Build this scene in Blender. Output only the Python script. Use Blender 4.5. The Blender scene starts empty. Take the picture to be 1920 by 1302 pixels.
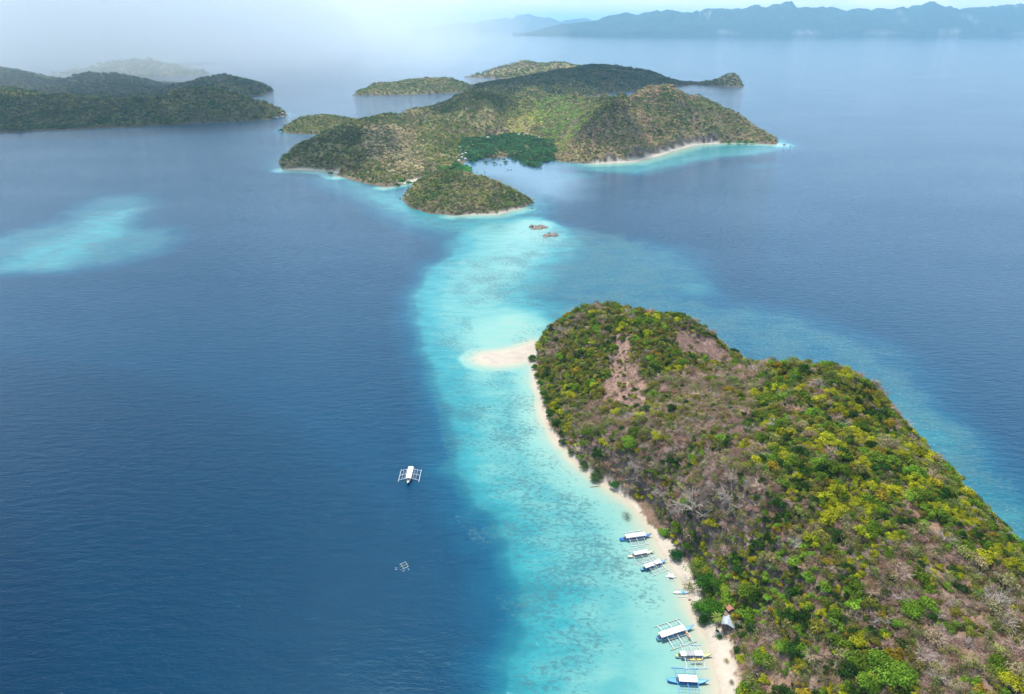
import bpy, math, random
import numpy as np
from mathutils import Vector, Matrix

# ------------------------------------------------------------------ camera, world, sun
SC = bpy.context.scene
PITCH, CAMH, FPX = math.radians(25.4), 230.0, 1280.0
cam = bpy.data.cameras.new("camera")
cam.sensor_width = 36.0
cam.lens = 24.0
cam.clip_start = 0.5
cam.clip_end = 250000.0
camo = bpy.data.objects.new("camera", cam)
camo.location = (0, 0, CAMH)
camo.rotation_euler = (math.pi / 2 - PITCH, 0, 0)
SC.collection.objects.link(camo)
SC.camera = camo

SUN_EL, SUN_AZ = math.radians(69), math.radians(-28)      # azimuth from +Y, negative = to the left
sun_dir = Vector((math.sin(SUN_AZ) * math.cos(SUN_EL), math.cos(SUN_AZ) * math.cos(SUN_EL), math.sin(SUN_EL)))
sl = bpy.data.lights.new("sun", 'SUN')
sl.energy = 4.2
sl.angle = math.radians(0.5)
sl.color = (1.0, 0.955, 0.89)
so = bpy.data.objects.new("sun", sl)
so.rotation_euler = sun_dir.to_track_quat('Z', 'Y').to_euler()
so.location = (0, 0, 1500)
SC.collection.objects.link(so)

SC.view_settings.view_transform = 'Standard'
SC.view_settings.look = 'None'
SC.view_settings.exposure = 0.52
SC.view_settings.gamma = 1.0
SC.cycles.max_bounces = 5
SC.cycles.diffuse_bounces = 2
SC.cycles.glossy_bounces = 2
SC.cycles.transmission_bounces = 2
SC.cycles.transparent_max_bounces = 6
SC.cycles.volume_bounces = 2
SC.cycles.sample_clamp_indirect = 4.0
SC.cycles.sample_clamp_direct = 12.0
SC.cycles.use_denoising = True
SC.cycles.use_adaptive_sampling = False
SC.cycles.caustics_reflective = False
SC.cycles.caustics_refractive = False


class NT:
    """small helper around a node tree"""
    def __init__(self, tree):
        self.t = tree

    def n(self, kind, **kw):
        nd = self.t.nodes.new(kind)
        for k, v in kw.items():
            if k.startswith('i_'):
                nd.inputs[k[2:].replace('_', ' ')].default_value = v
            elif k.startswith('x'):
                nd.inputs[int(k[1:])].default_value = v
            else:
                setattr(nd, k, v)
        return nd

    def l(self, a, b):
        self.t.links.new(a, b)

    def math(self, op, a, b=None, c=None, clamp=False):
        nd = self.t.nodes.new('ShaderNodeMath')
        nd.operation = op
        nd.use_clamp = clamp
        for i, v in enumerate((a, b, c)):
            if v is None:
                continue
            if isinstance(v, (int, float)):
                nd.inputs[i].default_value = v
            else:
                self.l(v, nd.inputs[i])
        return nd.outputs[0]

    def mix(self, f, a, b, blend='MIX'):
        nd = self.t.nodes.new('ShaderNodeMix')
        nd.data_type = 'RGBA'
        nd.blend_type = blend
        for i, v in ((0, f), (6, a), (7, b)):
            if isinstance(v, (int, float)):
                nd.inputs[i].default_value = v
            elif isinstance(v, tuple):
                nd.inputs[i].default_value = v if len(v) == 4 else v + (1,)
            else:
                self.l(v, nd.inputs[i])
        return nd.outputs[2]

    def ramp(self, f, stops, interp='LINEAR'):
        nd = self.t.nodes.new('ShaderNodeValToRGB')
        cr = nd.color_ramp
        cr.interpolation = interp
        while len(cr.elements) < len(stops):
            cr.elements.new(0.5)
        for e, (p, c) in zip(cr.elements, stops):
            e.position = p
            e.color = (c[0], c[1], c[2], 1) if isinstance(c, tuple) else (c, c, c, 1)
        self.l(f, nd.inputs[0])
        return nd.outputs[0]

    def noise(self, vec, scale, detail=3, rough=0.55, dist=0.0):
        nd = self.n('ShaderNodeTexNoise')
        nd.inputs['Scale'].default_value = scale
        nd.inputs['Detail'].default_value = detail
        nd.inputs['Roughness'].default_value = rough
        nd.inputs['Distortion'].default_value = dist
        if vec is not None:
            self.l(vec, nd.inputs['Vector'])
        return nd.outputs[0]

    def mapping(self, vec, rot=0.0, sc=(1, 1, 1), loc=(0, 0, 0)):
        nd = self.n('ShaderNodeMapping')
        nd.inputs['Rotation'].default_value = (0, 0, rot)
        nd.inputs['Scale'].default_value = sc
        nd.inputs['Location'].default_value = loc
        self.l(vec, nd.inputs['Vector'])
        return nd.outputs[0]


world = bpy.data.worlds.new("World")
SC.world = world
world.use_nodes = True
W = NT(world.node_tree)
W.t.nodes.clear()
sky = W.n('ShaderNodeTexSky')
sky.sky_type = 'NISHITA'
sky.sun_disc = False
sky.sun_elevation = SUN_EL
sky.sun_rotation = SUN_AZ
sky.air_density = 1.0
sky.dust_density = 1.6
sky.ozone_density = 1.2
tc = W.n('ShaderNodeTexCoord')
sep = W.n('ShaderNodeSeparateXYZ')
W.l(tc.outputs['Generated'], sep.inputs[0])
up = sep.outputs[2]
# cloud layer seen in perspective: direction / height
hgt = W.math('ADD', W.math('MAXIMUM', up, 0.0), 0.18)
cv = W.n('ShaderNodeVectorMath', operation='DIVIDE')
W.l(tc.outputs['Generated'], cv.inputs[0])
cmb = W.n('ShaderNodeCombineXYZ')
for i in range(3):
    W.l(hgt, cmb.inputs[i])
W.l(cmb.outputs[0], cv.inputs[1])
cl = W.noise(cv.outputs[0], 0.9, 7, 0.58, 0.3)
cmask = W.ramp(cl, [(0.38, 0.0), (0.60, 1.0)])
# puffs close to the horizon
pv = W.mapping(tc.outputs['Generated'], 0, (1, 1, 3.4), (0.3, 0, 0))
pf = W.noise(pv, 9.0, 6, 0.6)
pmask = W.ramp(pf, [(0.42, 0.0), (0.6, 1.0)])
low = W.ramp(up, [(0.0, 1.0), (0.12, 0.9), (0.5, 0.25), (0.8, 0.0)])
cm = W.math('MULTIPLY', W.math('MULTIPLY', cmask, 0.25), W.ramp(up, [(0.0, 1.0), (0.45, 0.7), (0.75, 0.05)]))
cm = W.math('ADD', cm, W.math('MULTIPLY', W.math('MULTIPLY', pmask, low), 0.25), clamp=True)
skyc = W.mix(1.0, sky.outputs[0], (0.07, 0.095, 0.10), 'MULTIPLY')
cloudc = W.mix(cl, (0.50, 0.62, 0.76), (0.86, 0.92, 1.0))
glow = W.math('MULTIPLY', W.ramp(up, [(0.0, 1.0), (0.30, 1.0), (0.46, 0.9), (0.60, 0.25), (0.7, 0.0)]), 0.8)
skyc = W.mix(glow, skyc, (0.88, 1.20, 1.56))
col = W.mix(cm, skyc, cloudc)
col = W.mix(W.ramp(up, [(0.0, 0.97), (0.05, 0.8), (0.13, 0.0)]), col, W.mix(pmask, (0.90, 0.90, 0.96), (1.16, 1.06, 1.04)))
bg = W.n('ShaderNodeBackground')
bg.inputs['Strength'].default_value = 1.0
W.l(col, bg.inputs[0])
wo = W.n('ShaderNodeOutputWorld')
W.l(bg.outputs[0], wo.inputs[0])

RNG = np.random.default_rng(7)
random.seed(7)

# ------------------------------------------------------------------ where a spot of the ground lies
CP, SP = math.cos(PITCH), math.sin(PITCH)


def ray(px, py):
    dx, u = (px - 960) / FPX, (651 - py) / FPX
    return dx, CP + u * SP, -SP + u * CP


def G(px, py, z=0.0):
    d = ray(px, py)
    t = (z - CAMH) / d[2]
    return (d[0] * t, d[1] * t, z)


def S(px, py, Y):
    d = ray(px, py)
    t = Y / d[1]
    return (d[0] * t, Y, CAMH + d[2] * t)


def to_px(x, y, z):
    f = np.maximum(y * CP - (z - CAMH) * SP, 1e-3)
    v = y * SP + (z - CAMH) * CP
    return 960 + FPX * x / f, 651 - FPX * v / f, f


def GP(pts):
    return np.array([G(a, b)[:2] for a, b in pts])


# ------------------------------------------------------------------ numpy helpers
def hash2(ix, iy, seed):
    n = (ix.astype(np.int64) * 374761393 + iy.astype(np.int64) * 668265263 + seed * 974634777) & 0xffffffff
    n = ((n ^ (n >> 13)) * 1274126177) & 0xffffffff
    return ((n ^ (n >> 16)) & 0xffff) / 65535.0


def vnoise(x, y, seed=0):
    ix, iy = np.floor(x), np.floor(y)
    fx, fy = x - ix, y - iy
    fx, fy = fx * fx * (3 - 2 * fx), fy * fy * (3 - 2 * fy)
    a, b = hash2(ix, iy, seed), hash2(ix + 1, iy, seed)
    c, d = hash2(ix, iy + 1, seed), hash2(ix + 1, iy + 1, seed)
    return (a * (1 - fx) + b * fx) * (1 - fy) + (c * (1 - fx) + d * fx) * fy


def fbm(x, y, size, octv=4, seed=0, ridged=False):
    s, a, f, tot = 0.0, 1.0, 1.0 / size, 0.0
    for o in range(octv):
        v = vnoise(x * f + 13.7 * o, y * f - 7.3 * o, seed + o)
        if ridged:
            v = 1 - abs(2 * v - 1)
        s = s + a * v
        tot += a
        a *= 0.5
        f *= 2.03
    return s / tot


def sdf_poly(x, y, poly):
    """signed distance, positive inside"""
    d = np.full(x.shape, 1e18)
    inside = np.zeros(x.shape, bool)
    n = len(poly)
    for i in range(n):
        ax, ay = poly[i]
        bx, by = poly[(i + 1) % n]
        ex, ey = bx - ax, by - ay
        t = np.clip(((x - ax) * ex + (y - ay) * ey) / (ex * ex + ey * ey + 1e-12), 0, 1)
        d = np.minimum(d, (x - ax - t * ex) ** 2 + (y - ay - t * ey) ** 2)
        if ay != by:
            c = (ay > y) != (by > y)
            inside ^= c & (x < (bx - ax) * (y - ay) / (by - ay) + ax)
    d = np.sqrt(d)
    return np.where(inside, d, -d)


def sdf_line(x, y, pts):
    d = np.full(x.shape, 1e18)
    for i in range(len(pts) - 1):
        ax, ay = pts[i]
        bx, by = pts[i + 1]
        ex, ey = bx - ax, by - ay
        t = np.clip(((x - ax) * ex + (y - ay) * ey) / (ex * ex + ey * ey + 1e-12), 0, 1)
        d = np.minimum(d, (x - ax - t * ex) ** 2 + (y - ay - t * ey) ** 2)
    return np.sqrt(d)


def sstep(a, b, v):
    t = np.clip((v - a) / (b - a), 0, 1)
    return t * t * (3 - 2 * t)


def np_mesh(name, verts, faces=None, quads=None, smooth=False):
    """mesh from arrays; faces: (n,3) or (n,4) array"""
    me = bpy.data.meshes.new(name)
    verts = np.asarray(verts, np.float32)
    f = np.asarray(faces, np.int32)
    me.vertices.add(len(verts))
    me.vertices.foreach_set('co', verts.ravel())
    k = f.shape[1]
    me.loops.add(f.size)
    me.loops.foreach_set('vertex_index', f.ravel())
    me.polygons.add(len(f))
    me.polygons.foreach_set('loop_start', np.arange(0, f.size, k, dtype=np.int32))
    me.polygons.foreach_set('loop_total', np.full(len(f), k, np.int32))
    if smooth:
        me.polygons.foreach_set('use_smooth', np.ones(len(f), bool))
    me.update(calc_edges=True)
    return me


def add_attr(me, name, data, typ='FLOAT', dom='POINT'):
    a = me.attributes.new(name, typ, dom)
    data = np.asarray(data, np.float32)
    if typ == 'FLOAT':
        a.data.foreach_set('value', data.ravel())
    elif typ == 'FLOAT_COLOR':
        if data.shape[1] == 3:
            data = np.hstack([data, np.ones((len(data), 1), np.float32)])
        a.data.foreach_set('color', data.ravel())
    elif typ == 'FLOAT_VECTOR':
        a.data.foreach_set('vector', data.ravel())


def link(o, parent=None):
    SC.collection.objects.link(o)
    if parent is not None:
        o.parent = parent
    return o


def tag(o, label=None, cat=None, group=None, kind=None):
    if label:
        o['label'] = label
    if cat:
        o['category'] = cat
    if group:
        o['group'] = group
    if kind:
        o['kind'] = kind
    return o


def empty(name, loc=(0, 0, 0), rz=0.0):
    o = bpy.data.objects.new(name, None)
    o.location = loc
    o.rotation_euler = (0, 0, rz)
    o.empty_display_size = 0.5
    return link(o)


def new_mat(name):
    m = bpy.data.materials.new(name)
    m.use_nodes = True
    m.node_tree.nodes.clear()
    T = NT(m.node_tree)
    out = T.n('ShaderNodeOutputMaterial')
    return m, T, out


def plain(name, col, rough=0.55, var=0.12, nscale=3.0, spec=0.4):
    m, T, out = new_mat(name)
    b = T.n('ShaderNodeBsdfPrincipled')
    b.inputs['Roughness'].default_value = rough
    b.inputs['Specular IOR Level'].default_value = spec
    tcn = T.n('ShaderNodeTexCoord')
    nz = T.noise(tcn.outputs['Object'], nscale, 4)
    f = T.ramp(nz, [(0.3, 1 - var), (0.7, 1.0)])
    T.l(T.mix(1.0, col + (1,), f, 'MULTIPLY'), b.inputs['Base Color'])
    T.l(b.outputs[0], out.inputs[0])
    return m


# ------------------------------------------------------------------ shore lines
NEAR_WEST = GP([(998, 652), (1001, 700), (1008, 745), (1020, 790), (1040, 828), (1075, 868), (1110, 895), (1150, 922),
                (1190, 955), (1212, 985), (1228, 1020), (1247, 1051), (1271, 1085), (1290, 1116), (1298, 1156),
                (1311, 1180), (1327, 1209), (1339, 1255), (1345, 1302), (1350, 1400), (1340, 1560)])
NEAR_EAST = np.array([(40, -60), (250, -60), (262, 40), (250, 100), (248, 160), (241, 200), (234, 230), (233, 260),
                      (236, 290), (243, 320), (246, 347), (234, 366), (216, 384), (200, 396), (188, 412), (180, 432),
                      (170, 455), (152, 482), (130, 505), (105, 524), (78, 535), (50, 533), (30, 518)])
NEAR = np.vstack([NEAR_WEST, NEAR_EAST])
ISL = {}
ISL['main'] = np.array([(-398, 1204), (-350, 1196), (-311, 1185), (-281, 1136), (-240, 1090), (-198, 1059), (-169, 1086),
                        (-140, 1120), (-120, 1170), (-83, 1204), (-86, 1250), (-79, 1300), (-40, 1310), (0, 1330), (30, 1280), (74, 1292),
                        (95, 1270), (163, 1253), (225, 1275), (302, 1365), (378, 1462), (464, 1496), (556, 1470), (575, 1510),
                        (560, 1600), (500, 1750), (440, 1880), (400, 2000), (300, 2120), (180, 2130), (60, 2180), (-60, 2200), (-160, 2100),
                        (-230, 1950), (-300, 1880), (-350, 1780), (-400, 1620), (-430, 1420), (-430, 1280)])
ISL['lobe'] = np.array([(-552, 1700), (-535, 1650), (-500, 1618), (-451, 1606), (-394, 1625), (-330, 1640), (-300, 1700),
                        (-330, 1800), (-400, 1850), (-490, 1830), (-545, 1770)])
ISL['islet'] = np.array([(-157, 978), (-143, 935), (-114, 902), (-77, 888), (-50, 893), (-21, 894), (11, 925), (34, 962), (18, 982),
                         (-20, 1020), (-60, 1060), (-100, 1080), (-140, 1060), (-160, 1015)])
ISL['left'] = np.array([(-1182, 1635), (-1040, 1685), (-900, 1743), (-770, 1810), (-641, 1865), (-612, 1960), (-632, 2010),
                        (-800, 2110), (-1100, 2220), (-1600, 2300), (-2500, 2400), (-2700, 1800), (-2300, 1480), (-1500, 1540)])
ISL['strait'] = np.array([(-2900, 2550), (-1900, 2420), (-1400, 2400), (-1050, 2430), (-890, 2510), (-868, 2560), (-900, 2750),
                          (-1200, 3000), (-1800, 3150), (-2900, 3300)])
ISL['rainy'] = np.array([(-2230, 3520), (-2000, 3410), (-1700, 3400), (-1490, 3520), (-1500, 3680), (-1700, 3850), (-2050, 3850), (-2220, 3720)])
ISL['faint'] = np.array([(-2170, 4520), (-2060, 4410), (-1900, 4420), (-1800, 4550), (-1880, 4720), (-2080, 4740)])
ISL['oval'] = np.array([(-565, 2545), (-470, 2540), (-378, 2562), (-250, 2610), (-138, 2692), (-108, 2800), (-180, 2960),
                        (-350, 3020), (-500, 2850), (-570, 2650)])
ISL['pale'] = np.array([(-230, 3440), (-120, 3400), (-24, 3334), (150, 3250), (500, 3350), (620, 3700), (450, 4100), (100, 4050), (-120, 3700)])
ISL['dark'] = np.array([(-180, 2650), (-60, 2420), (100, 2370), (205, 2395), (262, 2470), (340, 2600), (430, 2700), (560, 2790),
                        (740, 2985), (800, 2915), (860, 2890), (925, 2900), (945, 2960), (930, 3080), (870, 3170), (800, 3110),
                        (690, 3090), (560, 3300), (300, 3480), (0, 3300), (-160, 2950)])
SANDBAR = GP([(889, 673), (897, 664), (915, 660), (940, 657), (970, 651), (1000, 640), (1012, 660), (1006, 684), (985, 680), (960, 684),
              (935, 686), (910, 685), (895, 680)])

# ------------------------------------------------------------------ sea (depth decides its colour)
SHELF = GP([(900, 412), (862, 440), (850, 470), (820, 505), (797, 545), (792, 590), (803, 640), (812, 700), (830, 760), (850, 810), (872, 870),
            (905, 920), (940, 970), (965, 1030), (985, 1090), (990, 1150), (985, 1210), (975, 1302), (965, 1500),
            (1300, 1600), (1340, 1302), (1290, 1156), (1228, 1030), (1110, 895), (1020, 790), (1000, 690), (1060, 600), (1120, 578),
            (1030, 572), (1035, 540), (1070, 500), (1100, 470), (1080, 445), (1050, 425), (1000, 405)])
EASTREEF = GP([(1000, 640), (1040, 590), (1090, 540), (1160, 540), (1260, 560), (1370, 572), (1480, 590), (1560, 620), (1650, 660), (1720, 720),
               (1790, 800), (1850, 880), (1920, 940), (2100, 1080), (2300, 1300), (2300, 1700), (1500, 1500), (1500, 800)])
EASTBRIGHT = GP([(1640, 740), (1700, 760), (1760, 810), (1830, 900), (1900, 960), (2050, 1080), (2300, 1400), (1900, 1300), (1700, 900)])
LEFTREEF = GP([(-260, 470), (-60, 455), (60, 432), (120, 412), (160, 385), (200, 368), (262, 366), (285, 390), (262, 412), (240, 430), (325, 430),
               (318, 455), (290, 475), (210, 492), (120, 506), (40, 506), (-60, 520), (-260, 540)])
LEFTCORE = GP([(20, 500), (60, 470), (110, 450), (165, 420), (200, 400), (250, 395), (225, 440), (170, 470), (110, 500), (60, 505)])
FRINGE = GP([(520, 300), (560, 322), (640, 350), (690, 378), (740, 400), (800, 425), (870, 440), (960, 425), (1000, 395), (1000, 370), (900, 380),
             (780, 380), (740, 350), (600, 310)])
FRINGE2 = GP([(1030, 300), (1060, 312), (1120, 322), (1190, 325), (1260, 312), (1330, 296), (1420, 288), (1475, 278), (1460, 262), (1300, 262), (1150, 290)])
BAY = GP([(868, 322), (880, 300), (940, 280), (1030, 290), (1050, 312), (1090, 340), (1060, 370), (1000, 365), (940, 335), (880, 330)])


def lerp_to(d, target, m):
    return d * (1 - m) + target * m


def build_sea():
    ang = [math.radians(a) for a in np.arange(-54, 54.01, 0.16)]
    ang += [math.radians(a) for a in np.arange(57, 305.9, 3.0)]
    ang = np.array(ang)
    rr = [60.0]
    while rr[-1] < 5000:
        rr.append(rr[-1] * 1.0065)
    while rr[-1] < 60000:
        rr.append(rr[-1] * 1.08)
    rr = np.array(rr)
    R, A = np.meshgrid(rr, ang, indexing='ij')
    X, Y = (R * np.sin(A)).ravel(), (R * np.cos(A)).ravel()
    nr, na = len(rr), len(ang)
    i = np.arange(nr - 1)[:, None] * na
    j = np.arange(na)[None, :]
    j2 = (j + 1) % na
    quads = np.stack([i + j, i + j2, i + na + j2, i + na + j], -1).reshape(-1, 4)[:, ::-1]
    # centre fan as a small coarse disc: quads made of the first ring and the centre
    X = np.append(X, 0.0)
    Y = np.append(Y, 0.0)
    c = len(X) - 1
    k = np.arange(0, na - 1, 2)
    fan = np.stack([np.full(len(k), c), (k + 2) % na, k + 1, k], -1)
    fan = fan[(fan[:, 1] != fan[:, 3])]
    quads = np.vstack([quads, fan])
    # organic edges: warp the lookup
    wx = X + (fbm(X, Y, 45, 3, 11) - 0.5) * 26
    wy = Y + (fbm(X, Y, 45, 3, 21) - 0.5) * 26
    d = np.ones(len(X))
    nz = fbm(X, Y, 120, 4, 5)
    # broad soft rise toward the islands
    s = sdf_poly(wx, wy, EASTREEF)
    d = lerp_to(d, 0.75, sstep(-45, 20, s))
    s = sdf_poly(wx, wy, EASTBRIGHT)
    d = lerp_to(d, 0.57, sstep(-34, 25, s))
    s = sdf_poly(wx, wy, FRINGE)
    d = lerp_to(d, 0.56 + 0.3 * (nz - .5), sstep(-55, 25, s))
    s = sdf_poly(wx, wy, FRINGE2)
    d = lerp_to(d, 0.50, sstep(-40, 15, s))
    s = sdf_poly(wx, wy, LEFTREEF)
    d = lerp_to(d, 0.65, sstep(-36, 28, s))
    s = sdf_poly(wx, wy, LEFTCORE)
    d = lerp_to(d, 0.50, sstep(-30, 20, s))
    s = sdf_poly(wx, wy, GP([(1250, 532), (1290, 526), (1335, 538), (1340, 548), (1290, 552), (1262, 545)]))
    d = lerp_to(d, 0.62, sstep(-14, 10, s))
    s = sdf_poly(wx, wy, GP([(1048, 326), (1090, 324), (1130, 330), (1100, 335), (1055, 333)]))
    d = lerp_to(d, 0.66, sstep(-14, 10, s))
    s = sdf_poly(wx, wy, GP([(1390, 310), (1450, 304), (1470, 312), (1420, 318)]))
    d = lerp_to(d, 0.8, sstep(-14, 10, s))
    # the shelf: bright rim, pale floor
    s = sdf_poly(wx, wy, SHELF)
    near = sstep(900, 250, Y)
    soft = 16 + 10 * near
    dd = np.interp(s, [-30, -15, 0, 22, 60], [1.0, 0.87, 0.53, 0.40, 0.31])
    m = sstep(-24, -8, s)
    d = np.where(s > -30, np.minimum(d, dd), d)
    # east flank of the shelf fades into the reef
    s = sdf_poly(wx, wy, GP([(1060, 480), (1120, 455), (1250, 470), (1300, 530), (1200, 570), (1090, 575), (1030, 590), (1010, 560), (1060, 520)]))
    d = lerp_to(d, np.maximum(d, 0.68), sstep(-60, 60, s + (nz - .5) * 60))
    d = lerp_to(d, np.minimum(d, 0.72), sstep(-60, 10, s))
    # pale lagoon above the sandbar and beside it
    s = sdf_poly(wx, wy, GP([(900, 650), (915, 610), (950, 590), (1010, 590), (1030, 610), (1000, 655), (1000, 700), (960, 700), (900, 700)]))
    d = lerp_to(d, 0.20, sstep(-18, 16, s))
    s = sdf_poly(X, Y, SANDBAR)
    d = np.minimum(d, np.interp(s, [-20, -10, -3, 1.5], [1.0, 0.20, 0.09, 0.015]) + 2 * (s < -20))
    s = sdf_poly(wx, wy, GP([(965, 425), (990, 415), (1030, 420), (1040, 445), (1000, 450), (965, 445)]))
    d = lerp_to(d, 0.24, sstep(-22, 6, s))
    # beaches
    s = sdf_line(X, Y, NEAR_WEST)
    bw = np.interp(Y, [150, 230, 300, 420, 520], [9.5, 8, 7, 5, 4.5])
    s2 = s + (fbm(X, Y, 14, 3, 31) - 0.5) * 5
    d = np.minimum(d, np.interp(s2 / bw, [0, 0.25, 0.85, 1.7, 3.0, 4.2, 5.5], [0.0, 0.06, 0.13, 0.21, 0.31, 0.42, 1.0]) + (s2 / bw > 5.5))
    for nm, pts, w in (('main', [(-390, 1200), (-350, 1194), (-311, 1183), (-285, 1140)], 9),
                       ('main', [(150, 1254), (225, 1272), (302, 1362), (378, 1460), (470, 1494), (550, 1470)], 13),
                       ('islet', [(-77, 888), (-50, 892), (-21, 893), (11, 925)], 8),
                       ('main', [(-169, 1084), (-198, 1057)], 7)):
        s = sdf_line(X, Y, pts)
        d = np.minimum(d, np.interp(s / w, [0, 1, 2.5, 4], [0.05, 0.2, 0.44, 1.0]) + (s / w > 4))
    # foot of every other island shoals a little
    for nm in ('main', 'lobe', 'islet', 'left', 'oval', 'dark'):
        s = -sdf_poly(wx, wy, ISL[nm])
        d = np.minimum(d, np.interp(s, [0, 14, 40], [0.6, 0.74, 1.0]))
    s = -sdf_poly(wx, wy, NEAR)
    d = np.minimum(d, np.interp(s, [0, 6, 18], [0.5, 0.62, 1.0]))
    # coral cover
    cor = np.zeros(len(X))
    for poly, v, so_ in (
            (GP([(860, 600), (900, 640), (900, 760), (960, 900), (1000, 1050), (1040, 1302), (1150, 1302), (1180, 1100), (1150, 960), (1060, 880), (1000, 790), (960, 720), (880, 700), (830, 650), (835, 600)]), 0.72, 14),
            (GP([(820, 700), (860, 690), (960, 860), (1000, 1000), (1000, 1150), (960, 1080), (900, 920), (850, 820)]), 0.6, 14),
            (GP([(860, 500), (960, 470), (1100, 470), (1250, 520), (1150, 575), (1010, 570), (930, 570), (850, 560)]), 0.72, 20),
            (GP([(1000, 440), (1100, 425), (1220, 460), (1300, 530), (1200, 575), (1040, 575), (1020, 500)]), 0.86, 25),
            (EASTREEF, 0.86, 18),
            (FRINGE, 0.35, 20), (LEFTREEF, 0.62, 25)):
        s = sdf_poly(wx, wy, poly)
        cor = np.maximum(cor, v * sstep(-so_, so_, s))
    cor *= np.interp(d, [0.0, 0.14, 0.3], [0, 0.1, 1.0])
    s = sdf_poly(wx, wy, BAY)
    murk = sstep(-70, 50, s)
    me = np_mesh('sea', np.stack([X, Y, np.zeros_like(X)], 1), quads, smooth=True)
    add_attr(me, 'depth', np.clip(d, 0, 1))
    add_attr(me, 'coral', cor)
    add_attr(me, 'murk', murk)
    m, T, out = new_mat('sea_water')
    geo = T.n('ShaderNodeNewGeometry')
    pos = geo.outputs['Position']

    def at(n):
        return T.n('ShaderNodeAttribute', attribute_name=n).outputs['Fac']
    dep, corv, mk = at('depth'), at('coral'), at('murk')
    streak = T.noise(T.mapping(pos, 0.25, (1, 2.0, 1)), 0.05, 5, 0.6)
    dj = T.math('MULTIPLY', T.math('SUBTRACT', streak, 0.5), T.math('MULTIPLY', T.math('MULTIPLY', dep, T.math('SUBTRACT', 1.15, dep)), 1.0))
    dd_ = T.math('ADD', dep, dj, clamp=True)
    base = T.ramp(dd_, [(0.0, (.45, .38, .29)), (0.06, (.37, .38, .29)), (0.13, (.25, .37, .31)), (0.22, (.19, .37, .325)),
                        (0.33, (.130, .325, .30)), (0.47, (.033, .235, .26)), (0.62, (.010, .12, .165)), (0.80, (.0010, .066, .130)),
                        (1.0, (.0001, .036, .086))])
    # dark coral heads
    cn = T.noise(T.mapping(pos, 0.4, (1, 1.5, 1)), 0.36, 7, 0.74, 0.4)
    big = T.noise(pos, 0.035, 3, 0.5)
    thr = T.math('SUBTRACT', 0.555, T.math('MULTIPLY', corv, 0.135))
    thr = T.math('SUBTRACT', thr, T.math('MULTIPLY', T.math('SUBTRACT', big, 0.5), 0.5))
    cm_ = T.math('MULTIPLY', T.math('SUBTRACT', cn, thr), 9.0, clamp=True)
    cm_ = T.math('MULTIPLY', cm_, T.math('MULTIPLY', T.math('GREATER_THAN', corv, 0.02), 0.66))
    base = T.mix(cm_, base, (.045, .12, .14))
    # pale sand specks between coral on the deeper reef
    sn = T.noise(T.mapping(pos, -0.3, (1, 1.8, 1), (40, 10, 0)), 0.42, 6, 0.75)
    sp_ = T.math('MULTIPLY', T.math('SUBTRACT', sn, 0.56), 9.0, clamp=True)
    sp_ = T.math('MULTIPLY', sp_, T.math('MULTIPLY', T.math('SUBTRACT', corv, 0.55, clamp=True), 2.6))
    base = T.mix(sp_, base, (.14, .34, .33))
    base = T.mix(T.math('MULTIPLY', mk, 0.7), base, (.10, .19, .25))
    # waves
    w1 = T.noise(T.mapping(pos, 0.10, (0.55, 1.5, 1)), 0.17, 4, 0.6, 0.2)
    w2 = T.noise(T.mapping(pos, -0.22, (0.6, 1.6, 1)), 0.75, 3, 0.6)
    w3 = T.noise(T.mapping(pos, 0.0, (0.5, 1.3, 1)), 0.018, 3, 0.5)
    hsum = T.math('ADD', T.math('MULTIPLY', w1, 0.82), T.math('MULTIPLY', w2, 0.26))
    gust = T.noise(T.mapping(pos, 0.15, (0.5, 1, 1)), 0.006, 3, 0.55)
    calm = T.math('MULTIPLY', T.math('SUBTRACT', 1.0, T.math('MULTIPLY', mk, 0.7)), T.ramp(gust, [(0.3, 0.75), (0.7, 1.1)]))
    calm = T.math('MULTIPLY', calm, T.ramp(dep, [(0.0, 0.12), (0.3, 0.5), (0.8, 1.0)]))
    hsum = T.math('MULTIPLY', hsum, calm)
    hsum = T.math('ADD', hsum, T.math('MULTIPLY', w3, 0.4))
    bmp = T.n('ShaderNodeBump')
    bmp.inputs['Strength'].default_value = 1.0
    bmp.inputs['Distance'].default_value = 1.0
    T.l(hsum, bmp.inputs['Height'])
    b = T.n('ShaderNodeBsdfPrincipled')
    b.inputs['IOR'].default_value = 1.333
    b.inputs['Roughness'].default_value = 0.045
    b.inputs['Specular Tint'].default_value = (.50, .90, 1.0, 1)
    T.l(base, b.inputs['Base Color'])
    T.l(bmp.outputs[0], b.inputs['Normal'])
    T.l(b.outputs[0], out.inputs[0])
    me.materials.append(m)
    tag(link(bpy.data.objects.new('sea', me)), 'blue open sea turning turquoise over shallow reefs', kind='structure')


build_sea()


# ------------------------------------------------------------------ terrain
def rbf_fit(P, Z, c):
    D = np.sqrt(((P[:, None, :] - P[None, :, :]) ** 2).sum(-1) + c * c)
    return np.linalg.solve(D + 1e-6 * np.eye(len(P)), Z)


def rbf_eval(x, y, P, w, c):
    out = np.zeros(x.shape)
    for (a, b), wi in zip(P, w):
        out += wi * np.sqrt((x - a) ** 2 + (y - b) ** 2 + c * c)
    return out


def resample(poly, step):
    out = []
    n = len(poly)
    for i in range(n):
        a, b = np.array(poly[i]), np.array(poly[(i + 1) % n])
        k = max(1, int(np.linalg.norm(b - a) / step))
        for t in range(k):
            out.append(a + (b - a) * t / k)
    return np.array(out)


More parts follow.
